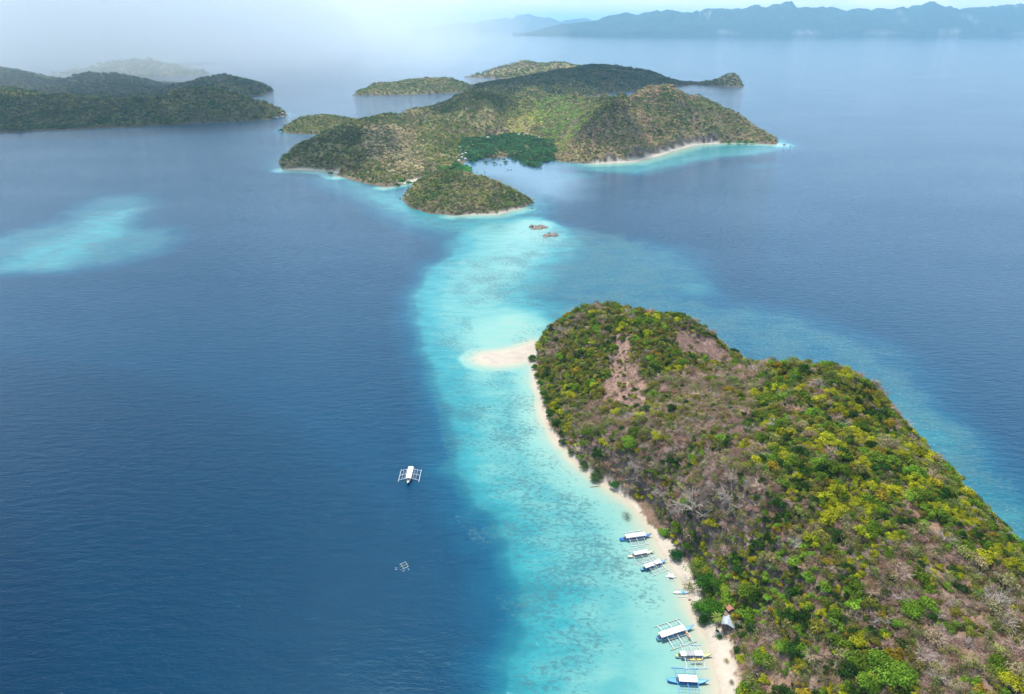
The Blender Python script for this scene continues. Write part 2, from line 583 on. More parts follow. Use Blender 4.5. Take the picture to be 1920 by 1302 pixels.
class Terrain:
    def __init__(self, poly, ctrl, cell, step, c, rough=0.0, rsize=60, rim=0.0, rimw=6.0, wob=0.0, wsize=25, seed=1, amp_h=0.0, beach=None, bound=None, ridges=None, floor=1.2, flat=None):
        poly = np.asarray(poly, float)
        self.poly, self.cell, self.seed = poly, cell, seed
        bp = resample(poly, step)
        P = np.vstack([bp, np.array([(a, b) for a, b, _ in ctrl])])
        Z = np.concatenate([np.zeros(len(bp)), np.array([h for _, _, h in ctrl])])
        w = rbf_fit(P, Z, c)
        pad = cell * 5
        x0, y0 = poly.min(0) - pad
        x1, y1 = poly.max(0) + pad
        if bound:
            x0, y0, x1, y1 = max(x0, bound[0]), max(y0, bound[1]), min(x1, bound[2]), min(y1, bound[3])
        self.x = np.arange(x0, x1 + cell, cell)
        self.y = np.arange(y0, y1 + cell, cell)
        X, Y = np.meshgrid(self.x, self.y, indexing='xy')
        if ridges is None:
            base = rbf_eval(X, Y, P, w, c)
        else:
            acc = np.zeros_like(X)
            kk = 0.42
            xw = X + (fbm(X, Y, 110, 3, seed + 70) - 0.5) * 40
            yw = Y + (fbm(X, Y, 110, 3, seed + 80) - 0.5) * 40
            acc = acc + np.exp(kk * floor)
            for pts, slope in ridges:
                for (ax, ay, az), (bx, by, bz) in zip(pts[:-1], pts[1:]):
                    ex, ey = bx - ax, by - ay
                    t = np.clip(((xw - ax) * ex + (yw - ay) * ey) / (ex * ex + ey * ey + 1e-9), 0, 1)
                    dd = np.sqrt((xw - ax - t * ex) ** 2 + (yw - ay - t * ey) ** 2 + 12 ** 2) - 12
                    zz = az + (bz - az) * t
                    acc = acc + np.exp(kk * np.maximum(zz - slope * dd, -40))
            base = np.log(acc) / kk
            base = np.minimum(base, 3 + 0.62 * np.maximum(sdf_poly(X, Y, poly) + (fbm(X, Y, 40, 3, seed + 90) - .5) * 16, 0))
        if flat is not None:
            base = 1.0 + (base - 1.0) * sstep(-5, 110, -sdf_poly(X, Y, flat) + (fbm(X, Y, 60, 3, seed + 95) - .5) * 40)
        wx = X + (fbm(X, Y, wsize, 3, seed + 40) - 0.5) * 2 * wob
        wy = Y + (fbm(X, Y, wsize, 3, seed + 50) - 0.5) * 2 * wob
        d = sdf_poly(wx, wy, poly)
        z = np.maximum(base, 0.25)
        rg = fbm(X, Y, rsize, 5, seed, ridged=True) - 0.6
        hh = np.clip(z / 30.0, 0, 1.6)
        z = z + rough * rg * (0.25 + hh) * sstep(0, 20, d)
        z = z + amp_h * (fbm(X, Y, rsize * 0.35, 4, seed + 7) - 0.5) * sstep(0, 10, d)
        rimh = rim * (0.15 + 1.7 * fbm(X, Y, 14, 3, seed + 9) ** 1.5)
        bm = np.zeros_like(z)
        if beach is not None:
            for line, wdt in beach:
                bm = np.maximum(bm, sstep(wdt * 1.3, wdt * 0.8, sdf_line(X, Y, line)))
        rimh = rimh * (1 - bm)
        z = np.maximum(z, 0.2) * sstep(-1, 8 + rimw, d) + rimh * sstep(0, rimw, d)
        z = z * (1 - bm) + bm * np.minimum(z, 0.05 + 0.085 * np.maximum(d, 0))
        z = np.where(d < 0, -0.12 - np.minimum(-d * 0.5, 6), np.maximum(z, 0.02 + 0.05 * np.minimum(d, 3)))
        self.Z, self.D, self.X, self.Y, self.B = z, d, X, Y, bm
        gy, gx = np.gradient(z, cell)
        self.gx, self.gy = gx, gy

    def sample(self, arr, x, y):
        fx = np.clip((x - self.x[0]) / self.cell, 0, len(self.x) - 1.001)
        fy = np.clip((y - self.y[0]) / self.cell, 0, len(self.y) - 1.001)
        ix, iy = fx.astype(int), fy.astype(int)
        u, v = fx - ix, fy - iy
        return (arr[iy, ix] * (1 - u) + arr[iy, ix + 1] * u) * (1 - v) + (arr[iy + 1, ix] * (1 - u) + arr[iy + 1, ix + 1] * u) * v

    def build(self, name, colfun, mat, label):
        ny, nx = self.Z.shape
        V = np.stack([self.X.ravel(), self.Y.ravel(), self.Z.ravel()], 1)
        i = np.arange(ny - 1)[:, None] * nx
        j = np.arange(nx - 1)[None, :]
        q = np.stack([i + j, i + j + 1, i + nx + j + 1, i + nx + j], -1).reshape(-1, 4)
        keep = (self.D.ravel()[q] > -12 - self.cell).any(1)
        q = q[keep]
        used = np.unique(q)
        re = np.full(len(V), -1)
        re[used] = np.arange(len(used))
        me = np_mesh(name, V[used], re[q], smooth=True)
        add_attr(me, 'ground', colfun(self).reshape(-1, 3)[used], 'FLOAT_COLOR')
        me.materials.append(mat)
        o = tag(link(bpy.data.objects.new(name, me)), label, kind='structure')
        return o


def ground_mat(name, s1, bump):
    m, T, out = new_mat(name)
    geo = T.n('ShaderNodeNewGeometry')
    a = T.n('ShaderNodeAttribute', attribute_name='ground')
    n1 = T.noise(geo.outputs['Position'], s1, 6, 0.65)
    n2 = T.noise(geo.outputs['Position'], s1 * 0.16, 4, 0.6)
    f = T.ramp(n1, [(0.32, 0.62), (0.5, 0.95), (0.68, 1.22)])
    f2 = T.ramp(n2, [(0.3, 0.85), (0.7, 1.12)])
    sr = T.n('ShaderNodeSeparateColor')
    T.l(a.outputs[0], sr.inputs[0])
    sandy = T.ramp(sr.outputs[0], [(0.36, 0.0), (0.42, 0.85)])
    f = T.mix(sandy, f, (1.0, 1.0, 1.0))
    c = T.mix(1.0, T.mix(1.0, a.outputs[0], f, 'MULTIPLY'), f2, 'MULTIPLY')
    bmp = T.n('ShaderNodeBump')
    bmp.inputs['Distance'].default_value = bump
    T.l(n1, bmp.inputs['Height'])
    b = T.n('ShaderNodeBsdfPrincipled')
    b.inputs['Roughness'].default_value = 0.9
    b.inputs['Specular IOR Level'].default_value = 0.1
    T.l(c, b.inputs['Base Color'])
    T.l(bmp.outputs[0], b.inputs['Normal'])
    T.l(b.outputs[0], out.inputs[0])
    return m


def mixc(a, b, m):
    return a * (1 - m[..., None]) + np.array(b) * m[..., None]


SAND, LITTER, PINK, ROCK, DRY = (.46, .40, .33), (.195, .115, .076), (.29, .175, .135), (.12, .09, .08), (.30, .25, .12)
VEG_LINE = [G(a, b, 1.5)[:2] for a, b in ((1200, 955), (1225, 985), (1252, 1008), (1285, 1045), (1308, 1085), (1320, 1130), (1362, 1190), (1378, 1250), (1390, 1302), (1400, 1400))]
near_ctrl = [(1030, 650, 10), (1050, 612, 22), (1090, 586, 33), (1150, 588, 37), (1210, 594, 39), (1270, 602, 38), (1330, 635, 32), (1372, 668, 24),
             (1100, 650, 25), (1160, 690, 24), (1230, 650, 34), (1300, 660, 30), (1150, 760, 17), (1080, 760, 11), (1250, 740, 26), (1340, 720, 27), (1398, 700, 26),
             (1120, 850, 10), (1200, 850, 20), (1300, 850, 32), (1400, 850, 42), (1420, 750, 36), (1440, 692, 34), (1500, 690, 46), (1560, 694, 52), (1608, 716, 53), (1638, 757, 48),
             (1500, 780, 48), (1600, 850, 53), (1700, 850, 44), (1240, 930, 10), (1300, 950, 22), (1400, 950, 36), (1500, 950, 44), (1650, 950, 49), (1778, 887, 38), (1850, 975, 38), (1915, 1050, 36),
             (1330, 1030, 10), (1400, 1060, 19), (1500, 1080, 30), (1650, 1080, 40), (1800, 1080, 42), (1960, 1120, 36), (1420, 1150, 9), (1500, 1200, 19), (1650, 1200, 31), (1800, 1200, 38),
             (1950, 1250, 40), (1470, 1290, 8), (1600, 1300, 22), (1800, 1300, 33), (1950, 1400, 36), (2100, 1300, 36), (1520, 1450, 8), (1750, 1500, 25), (2050, 1600, 30),
             (1025, 690, 5), (1040, 750, 4.5), (1060, 810, 4)]
ctrl = [(*G(a, b, z)[:2], z) for a, b, z in near_ctrl] + [(x, y, 1.5) for x, y in VEG_LINE]
T_near = Terrain(NEAR, ctrl, 1.25, 14, 10, rough=5.0, rsize=42, rim=1.6, rimw=5, wob=1.6, wsize=14, seed=3, amp_h=1.6,
                 beach=[(NEAR_WEST[8:], 9), (NEAR_WEST[:9], 2.5)], bound=(-40, 60, 300, 600))

PATCH1 = [(1152, 628), (1175, 618), (1182, 645), (1186, 675), (1205, 700), (1218, 735), (1205, 760), (1165, 765), (1130, 750), (1128, 722), (1145, 700), (1150, 665)]
PATCH2 = [(1262, 622), (1290, 620), (1335, 636), (1372, 660), (1385, 678), (1360, 684), (1320, 676), (1275, 662), (1262, 645)]
PATCH3 = [(1688, 900), (1706, 898), (1712, 925), (1722, 950), (1760, 985), (1780, 1010), (1768, 1020), (1735, 990), (1700, 955), (1682, 930)]
PATCH4 = [(1430, 1225), (1470, 1215), (1490, 1250), (1500, 1302), (1440, 1302), (1425, 1260)]
PATCH5 = [(1318, 1055), (1336, 1062), (1350, 1100), (1362, 1120), (1345, 1120), (1328, 1090)]
PATCH6 = [(1690, 1050), (1760, 1030), (1800, 1060), (1840, 1130), (1880, 1200), (1900, 1302), (1840, 1302), (1790, 1200), (1750, 1120), (1700, 1090)]


def near_maps(x, y, z):
    u, v, f = to_px(x, y, z)
    def pm(poly, s=6):
        w = u + (fbm(x, y, 6, 3, 77) - .5) * 20
        q = v + (fbm(x, y, 6, 3, 87) - .5) * 16
        return sstep(-s, s, sdf_poly(w, q, poly))
    return u, v, pm


def near_color(t):
    x, y, z, d = t.X, t.Y, t.Z, t.D
    c = np.broadcast_to(np.array(LITTER), z.shape + (3,)).copy()
    n = fbm(x, y, 22, 4, 61)
    n2 = fbm(x, y, 7, 3, 62)
    c = mixc(c, (.22, .145, .105), sstep(.45, .62, n))
    c = mixc(c, (.11, .09, .045), sstep(.5, .7, n2) * 0.7)
    u, v, pm = near_maps(x, y, z)
    c = mixc(c, PINK, pm(PATCH1) * 0.95)
    gul = fbm(x * 1.6 + y * .5, y * .55 - x * .2, 3.2, 4, 66, ridged=True)
    c = mixc(c, (.20, .12, .10), pm(PATCH2))
    for p in (PATCH3, PATCH4, PATCH5):
        c = mixc(c, (.29, .18, .12), pm(p))
    c = mixc(c, (.25, .165, .115), pm(PATCH6) * .7)
    bare = np.maximum(np.maximum(pm(PATCH1), pm(PATCH2)), pm(PATCH6) * .6)
    c = mixc(c, (.15, .10, .075), sstep(.60, .78, gul) * bare * .75)
    c = mixc(c, (.40, .27, .22), sstep(.50, .38, gul) * bare * .5)
    slope = np.sqrt(t.gx ** 2 + t.gy ** 2)
    c = mixc(c, ROCK, sstep(0.95, 1.4, slope) * 0.9)
    veg = sdf_line(x, y, VEG_LINE)
    dw = sdf_line(x, y, NEAR_WEST)
    west = x < np.interp(y, [p[1] for p in VEG_LINE[::-1]], [p[0] for p in VEG_LINE[::-1]]) + (fbm(x, y, 5, 3, 63) - .5) * 5
    sandm = np.where(y < 284, west * 1.0, sstep(4.6, 2.2, dw + (n2 - .5) * 2.5))
    c = mixc(c, SAND, sandm)
    # wet edge
    c = mixc(c, (.42, .34, .26), sandm * sstep(2.2, 0.3, d))
    # sandy path behind the beach top
    c = mixc(c, (.40, .31, .23), (sdf_line(x, y, [G(a, b, 1.7)[:2] for a, b in ((1366, 1180), (1382, 1230), (1392, 1302), (1404, 1400))]) < 1.3) * 0.8)
    return c


M_GROUND = ground_mat('island_ground', 0.55, 0.35)
T_near.build('near_island_terrain', near_color, M_GROUND, 'ground of the near island')


def far_color(dry=0.5, seed=0, beachy=True, rocky=1.0):
    def f(t):
        x, y, z, d = t.X, t.Y, t.Z, t.D
        c = np.broadcast_to(np.array((.105, .105, .04)), z.shape + (3,)).copy()
        n = fbm(x, y, 110, 4, 200 + seed)
        n2 = fbm(x, y, 30, 3, 210 + seed)
        c = mixc(c, (.24, .20, .085), sstep(.62 - dry * .3, .75 - dry * .3, n) * 0.9)
        c = mixc(c, (.21, .145, .10), sstep(.5, .68, n2) * 0.8 * dry * 1.3)
        slope = np.sqrt(t.gx ** 2 + t.gy ** 2)
        c = mixc(c, (.15, .115, .09), np.clip(sstep(0.95, 1.5, slope) + sstep(5, 1.5, z) * 0.8, 0, 1) * rocky)
        c = mixc(c, SAND, t.B * sstep(1.6, 0.9, z))
        return c
    return f


def RL(pts, slope=0.42, dz=-3.0):
    return [tuple(np.array(S(a, b, yy)) + np.array((0, 0, dz))) for a, b, yy in pts], slope


M_FAR = ground_mat('hill_ground', 0.16, 1.2)


def far_terrain(name, key, ctrl_px, cell, step, c, label, dry=0.5, beach=None, **kw):
    ctrl = [S(a, b, yy) for a, b, yy in ctrl_px]
    ctrl = [(x, y, z * 0.985) for x, y, z in ctrl]
    t = Terrain(ISL[key], ctrl + kw.pop('extra', []), cell, step, c, beach=beach, **kw)
    t.build(name, far_color(dry, kw.get('seed', 1)), M_FAR, label)
    return t


MAIN_RIDGES = [
    RL([(548, 306, 1212), (580, 283, 1280), (620, 257, 1400), (655, 234, 1540), (690, 223, 1630), (740, 214, 1700), (790, 205, 1740), (850, 192, 1800), (888, 175, 1880), (925, 180, 1900), (962, 186, 1960), (1000, 170, 2050), (1035, 188, 2010)], .40),
    RL([(745, 228, 1610), (718, 244, 1470), (703, 256, 1400), (698, 275, 1300), (702, 305, 1190), (716, 330, 1110)], .50),
    RL([(700, 262, 1370), (660, 290, 1250), (650, 308, 1190)], .5),
    RL([(702, 275, 1300), (745, 295, 1220), (765, 312, 1160)], .5),
    RL([(800, 216, 1680), (828, 235, 1530), (832, 254, 1430), (815, 278, 1330), (800, 295, 1260)], .42),
    RL([(888, 180, 1860), (905, 203, 1700), (922, 222, 1600), (935, 238, 1530)], .40),
    RL([(870, 190, 1800), (862, 215, 1640), (868, 240, 1500), (855, 262, 1400)], .42),
    RL([(1000, 176, 2010), (990, 200, 1830), (1002, 222, 1680), (1015, 240, 1580)], .42),
    RL([(1035, 190, 1980), (1060, 184, 1880), (1078, 200, 1740), (1085, 222, 1620), (1062, 246, 1510)], .42),
    RL([(1060, 184, 1880), (1085, 195, 1850)], .42),
    RL([(1128, 184, 1780), (1132, 200, 1690), (1110, 225, 1560)], .42),
    RL([(1187, 173, 1500), (1160, 192, 1450), (1118, 235, 1385), (1085, 265, 1335), (1055, 290, 1295)], .55),
    RL([(1187, 173, 1500), (1180, 205, 1430), (1160, 240, 1370), (1135, 280, 1300)], .50),
    RL([(1187, 173, 1500), (1215, 172, 1570), (1240, 162, 1640), (1262, 154, 1700), (1290, 167, 1690), (1332, 193, 1640), (1400, 212, 1620), (1430, 229, 1590), (1445, 250, 1545)], .55),
    RL([(1200, 180, 1510), (1236, 215, 1480), (1258, 248, 1420), (1268, 268, 1375)], .55),
    RL([(1262, 158, 1690), (1285, 195, 1625), (1318, 228, 1570), (1340, 250, 1530)], .50),
    RL([(1400, 213, 1610), (1395, 240, 1570), (1385, 258, 1520)], .46),
    RL([(1430, 236, 1575), (1440, 262, 1505)], .6),
    ([(-60, 2050, 30), (120, 2080, 38), (300, 2020, 30), (420, 1900, 22)], .3),
    ([(-350, 1500, 30), (-380, 1350, 22)], .3),
]
T_main = far_terrain('main_island_terrain', 'main', [(700, 290, 1230)], 6.0, 45, 9, 'hilly ground of the main island', dry=0.62, rough=17, rsize=95, rim=3.5, rimw=9, wob=7, wsize=60, seed=12, amp_h=6,
                     beach=[([(-385, 1200), (-350, 1196), (-300, 1172)], 9), ([(150, 1252), (225, 1275), (302, 1365), (378, 1462), (430, 1486)], 11), ([(-169, 1086), (-140, 1125)], 12)],
                     ridges=MAIN_RIDGES, flat=GP([(868, 285), (880, 268), (915, 263), (960, 258), (1005, 261), (1032, 268), (1040, 285), (1036, 303), (960, 300), (880, 305)]))
T_lobe = far_terrain('low_headland_terrain', 'lobe', [(560, 226, 1720), (590, 220, 1730), (620, 220, 1730), (560, 238, 1670), (600, 235, 1680), (640, 226, 1720)],
                     7.0, 40, 20, 'ground of the low headland', dry=0.1, rough=6, rsize=90, rim=3, rimw=8, wob=6, wsize=50, seed=22, amp_h=3)
T_islet = far_terrain('wooded_islet_terrain', 'islet', [(772, 352, 1000), (800, 337, 1015), (832, 326, 1025), (880, 331, 1005), (925, 343, 985), (955, 358, 970), (975, 370, 968),
                                                        (800, 368, 955), (840, 360, 960), (890, 365, 950), (930, 372, 945), (850, 380, 930), (790, 380, 930)],
                      3.0, 18, 10, 'ground of the wooded islet', dry=0.4, rough=5, rsize=40, rim=4.5, rimw=6, wob=4, wsize=22, seed=32, amp_h=3,
                      beach=[([(-60, 890), (-21, 894), (11, 925)], 4.0)])
LEFT_RIDGES = [RL([(-120, 195, 1900), (0, 202, 1880), (100, 200, 1870), (170, 190, 1900), (235, 188, 1920), (290, 188, 1930), (330, 178, 1950), (368, 168, 1965), (400, 169, 1975), (440, 179, 1985), (478, 191, 1985), (508, 202, 1975)], .34),
               RL([(368, 170, 1960), (372, 200, 1860)], .36), RL([(290, 190, 1920), (280, 215, 1820)], .4), RL([(180, 192, 1890), (170, 218, 1790)], .4), RL([(440, 181, 1980), (455, 205, 1910)], .4),
               RL([(-200, 160, 2150), (20, 168, 2150), (60, 176, 2130)], .34), ([(-2300, 2000, 55), (-1500, 2080, 45), (-1200, 2050, 40)], .3)]
T_left = far_terrain('left_headland_terrain', 'left', [
    (0, 205, 1850), (60, 207, 1850), (130, 200, 1850), (190, 188, 1900), (250, 188, 1920), (300, 187, 1930), (335, 175, 1950), (370, 167, 1960), (400, 168, 1980), (440, 178, 1990), (480, 190, 1990), (510, 200, 1990),
    (30, 166, 2150), (0, 168, 2150), (90, 186, 2120), (150, 205, 1800), (370, 200, 1830), (300, 210, 1780), (440, 208, 1870), (60, 225, 1700)], 10, 70, 40,
    'ground of the left headland', dry=0.15, ridges=LEFT_RIDGES, rough=12, rsize=150, rim=3, rimw=10, wob=7, wsize=70, seed=42, amp_h=6,
    extra=[(-1500, 1750, 40), (-2000, 1800, 60), (-2300, 2000, 50), (-1500, 2100, 50)])
STRAIT_RIDGES = [RL([(-90, 120, 2900), (0, 128, 2780), (30, 138, 2700)], .30), RL([(165, 139, 2760), (195, 138, 2740)], .27), RL([(190, 145, 2700), (235, 158, 2600)], .3),
                 RL([(385, 146, 2680), (418, 145, 2660), (450, 160, 2620)], .27), RL([(400, 150, 2650), (380, 168, 2560)], .3)]
T_strait = far_terrain('strait_hills_terrain', 'strait', [(0, 129, 2750), (40, 138, 2750), (80, 158, 2720), (120, 152, 2700), (180, 136, 2720), (230, 141, 2720), (280, 156, 2680), (320, 162, 2650), (360, 150, 2650),
                                                          (400, 143, 2660), (430, 147, 2650), (460, 160, 2620), (200, 160, 2560), (390, 165, 2560)], 16, 90, 50,
                       'hills across the strait', dry=0.1, ridges=STRAIT_RIDGES, rough=10, rsize=200, rim=3, rimw=14, wob=9, wsize=90, seed=52, amp_h=6, extra=[(-2300, 2850, 80)])
T_rainy = far_terrain('rainy_hill_terrain', 'rainy', [(170, 132, 3700), (215, 121, 3700), (265, 116, 3700), (310, 122, 3700), (345, 131, 3660)], 22, 120, 70,
                      'hill in the rain haze', dry=0.1, rough=14, rsize=240, rim=3, rimw=18, wob=9, wsize=90, seed=62, amp_h=6)
T_faint = far_terrain('faint_hill_terrain', 'faint', [(345, 127, 4600), (365, 123, 4600), (385, 127, 4600)], 30, 120, 70, 'faint hill furthest in the rain haze', dry=0.1, rough=8, rsize=240, rim=3, rimw=18, wob=9, wsize=90, seed=72)
T_oval = far_terrain('oval_island_terrain', 'oval', [(690, 166, 2720), (725, 158, 2750), (760, 153, 2780), (820, 149, 2800), (850, 151, 2800), (875, 160, 2800), (760, 165, 2650), (830, 160, 2700)], 10, 60, 30,
                     'ground of the oval island', dry=0.5, rough=8, rsize=120, rim=3, rimw=10, wob=8, wsize=60, seed=82, amp_h=4)
T_pale = far_terrain('pale_island_terrain', 'pale', [(905, 139, 3550), (930, 130, 3600), (960, 121, 3680), (985, 114, 3700), (1005, 118, 3700), (1040, 118, 3750), (1065, 122, 3700), (1090, 127, 3700), (960, 138, 3500), (1030, 135, 3500), (1120, 135, 3700)], 15, 90, 40,
                     'ground of the pale distant island', dry=0.75, rough=10, rsize=170, rim=3, rimw=12, wob=8, wsize=60, seed=92, amp_h=5)
T_dark = far_terrain('dark_island_terrain', 'dark', [(925, 166, 2620), (960, 156, 2750), (1000, 146, 2850), (1040, 139, 2950), (1075, 130, 3050), (1100, 125, 3080), (1130, 124, 3080), (1165, 128, 3050), (1195, 131, 3020), (1225, 139, 3000), (1255, 149, 3000), (1290, 157, 3030),
                                                     (1330, 158, 3060), (1352, 148, 3030), (1370, 142, 3020), (1385, 147, 3000), (1000, 160, 2600), (1060, 155, 2650), (1110, 160, 2600), (1160, 155, 2750), (1210, 150, 2850)], 12, 60, 30,
                     'ground of the dark island behind', dry=0.12, rough=11, rsize=150, rim=3, rimw=10, wob=7, wsize=60, seed=102, amp_h=5)


# the long mountain range on the horizon
def mountains(name, pts, Yf, depth, cell, seed, label):
    xs = np.array([S(a, b, Yf + depth * 0.5)[0] for a, b in pts])
    hs = np.array([S(a, b, Yf + depth * 0.5)[2] for a, b in pts])
    X, Y = np.meshgrid(np.arange(xs[0], xs[-1], cell), np.arange(Yf - cell * 2, Yf + depth * 1.1, cell))
    h = np.interp(X, xs, hs)
    t = (Y - Yf) / depth
    edge = (fbm(X, Y, 1500, 4, seed) - 0.5) * 0.24
    prof = np.interp(t + edge, [0, 0.04, 0.12, 0.3, 0.5, 0.8, 1.05], [0, 0.22, 0.42, 0.72, 1.0, 0.9, 0.3])
    rg = fbm(X, Y, 700, 6, seed + 3, ridged=True) - 0.62
    gl = fbm(X, Y * .22, 330, 5, seed + 13, ridged=True) - .62
    h = h + 45 * gl
    rg = rg * .6 + gl * .8
    z = h * prof + h * prof * rg * np.where(rg > 0, 0.35, 0.85) + (t + edge > 0) * 20 * (fbm(X, Y, 160, 3, seed + 5) - .3)
    z = np.where(t + edge < 0, -10, np.maximum(z, 1))
    ny, nx = z.shape
    i = np.arange(ny - 1)[:, None] * nx
    j = np.arange(nx - 1)[None, :]
    q = np.stack([i + j, i + j + 1, i + nx + j + 1, i + nx + j], -1).reshape(-1, 4)
    me = np_mesh(name, np.stack([X.ravel(), Y.ravel(), z.ravel()], 1), q, smooth=True)
    gy, gx = np.gradient(z, cell)
    slope = np.sqrt(gx ** 2 + gy ** 2)
    c = np.broadcast_to(np.array((.028, .055, .04)), z.shape + (3,)).copy()
    c = mixc(c, (.26, .26, .24), sstep(.7, 1.3, slope) * sstep(.38, .55, fbm(X, Y, 500, 4, seed + 8)))
    add_attr(me, 'ground', c.reshape(-1, 3), 'FLOAT_COLOR')
    me.materials.append(M_MTN)
    tag(link(bpy.data.objects.new(name, me)), label, kind='structure')


M_MTN = ground_mat('mountain_ground', 0.008, 25)
mountains('mountain_range', [(960, 64), (1010, 58), (1060, 46), (1100, 44), (1140, 35), (1185, 27), (1210, 28), (1240, 21), (1290, 24), (1330, 17), (1375, 21), (1420, 13), (1445, 15), (1472, 7), (1500, 16), (1545, 17),
                             (1580, 22), (1605, 19), (1640, 24), (1665, 18), (1690, 15), (1710, 17), (1738, 7), (1765, 15), (1800, 20), (1830, 15), (1860, 18), (1885, 11), (1925, 8), (2000, 14), (2100, 6), (2300, 16), (2600, 22)],
          14600, 2600, 45, 301, 'hazy blue mountain range on the horizon')
mountains('distant_mountains', [(780, 52), (830, 47), (880, 42), (930, 37), (985, 27), (1020, 34), (1050, 41), (1090, 36), (1130, 40), (1200, 44)], 24000, 3000, 110, 331, 'fainter mountains further off')

# sandbar
tb = Terrain(SANDBAR, [(*G(940, 671)[:2], 0.5), (*G(980, 664)[:2], 0.7), (*G(910, 673)[:2], 0.3)], 0.8, 6, 5, wob=0.8, wsize=10, seed=5)
tb.Z = np.where(tb.D < 0, tb.Z, np.minimum(tb.Z, 0.02 + tb.D * 0.07)) - 0.10 - .06 * fbm(tb.X, tb.Y, 7, 3, 3)


def bar_color(t):
    c = np.broadcast_to(np.array((.45, .385, .32)), t.Z.shape + (3,)).copy()
    return mixc(c, (.42, .38, .30), sstep(1.8, 0.0, t.D))


tb.build('sandbar', bar_color, M_GROUND, 'white sandbar off the tip of the near island')

# ------------------------------------------------------------------ vegetation sources
def leaf_mat(name, trans=0.25, lo=0.72, hi=1.25):
    m, T, out = new_mat(name)
    t = T.n('ShaderNodeAttribute', attribute_name='tint', attribute_type='INSTANCER')
    sh = T.n('ShaderNodeAttribute', attribute_name='shade')
    c = T.mix(1.0, t.outputs['Color'], sh.outputs['Color'], 'MULTIPLY')
    d = T.n('ShaderNodeBsdfDiffuse')
    tr = T.n('ShaderNodeBsdfTranslucent')
    T.l(c, d.inputs[0])
    T.l(c, tr.inputs[0])
    mx = T.n('ShaderNodeMixShader')
    mx.inputs[0].default_value = trans
    T.l(d.outputs[0], mx.inputs[1])
    T.l(tr.outputs[0], mx.inputs[2])
    T.l(mx.outputs[0], out.inputs[0])
    return m


M_LEAF = leaf_mat('foliage', 0.3)
M_TWIG = leaf_mat('bare_twigs', 0.0)
M_TRUNK = plain('trunk_bark', (.20, .155, .12), 0.9)


def crown_mesh(name, rng, lobes, per, leaf, flat=0.75, spread=0.85, mat=None):
    """crown of radius about 1: leaf sized triangles over several overlapping lobes; base at z=0"""
    V, F, C = [], [], []
    cs = []
    for i in range(lobes):
        a = rng.uniform(0, 2 * math.pi)
        r = spread * math.sqrt(rng.uniform(0.0, 1.0)) if i else 0.0
        cr = rng.uniform(0.22, 0.5) if i else 0.5
        cs.append((r * math.cos(a), r * math.sin(a), flat * (0.62 + 0.55 * (1 - r) * rng.uniform(0.6, 1.0)), cr, rng.uniform(0.55, 1.35)))
    for (x, y, z, cr, tone) in cs:
        n = int(per * cr * cr / 0.2)
        for k in range(n):
            w = rng.normal(size=3)
            w[2] = abs(w[2]) * 0.9 - 0.25 if rng.random() < 0.85 else w[2]
            w /= np.linalg.norm(w)
            rad = cr * rng.uniform(0.6, 1.22)
            p = np.array((x, y, z)) + w * rad * np.array((1, 1, 0.85))
            if p[2] < 0.05:
                continue
            nrm = w + rng.normal(size=3) * 0.45 + np.array((0, 0, 0.35))
            nrm /= np.linalg.norm(nrm)
            t1 = np.cross(nrm, rng.normal(size=3))
            t1 /= np.linalg.norm(t1) + 1e-9
            t2 = np.cross(nrm, t1)
            s = leaf * rng.uniform(0.65, 1.3)
            b = len(V)
            V += [p + t1 * s, p - t1 * s * 0.5 + t2 * s * 0.8, p - t1 * s * 0.5 - t2 * s * 0.8]
            F.append((b, b + 1, b + 2))
            tt = tone * rng.uniform(0.8, 1.2)
            C += [(tt, tt, tt)] * 3
    me = np_mesh(name, V, F)
    add_attr(me, 'shade', C, 'FLOAT_COLOR')
    me.materials.append(mat or M_LEAF)
    return me


def strip(V, F, C, a, b, wa, wb, tone, rng):
    a, b = np.array(a), np.array(b)
    d = b - a
    side = np.cross(d, rng.normal(size=3))
    side /= np.linalg.norm(side) + 1e-9
    s2 = np.cross(d / (np.linalg.norm(d) + 1e-9), side)
    for k in range(3):                       # three sided tapering twig
        pass
    ring = [side, -0.5 * side + 0.87 * s2, -0.5 * side - 0.87 * s2]
    i = len(V)
    V += [a + r * wa for r in ring] + [b + r * wb for r in ring]
    for k in range(3):
        l = (k + 1) % 3
        F += [(i + k, i + l, i + 3 + l), (i + k, i + 3 + l, i + 3 + k)]
    C += [(tone, tone, tone)] * 6


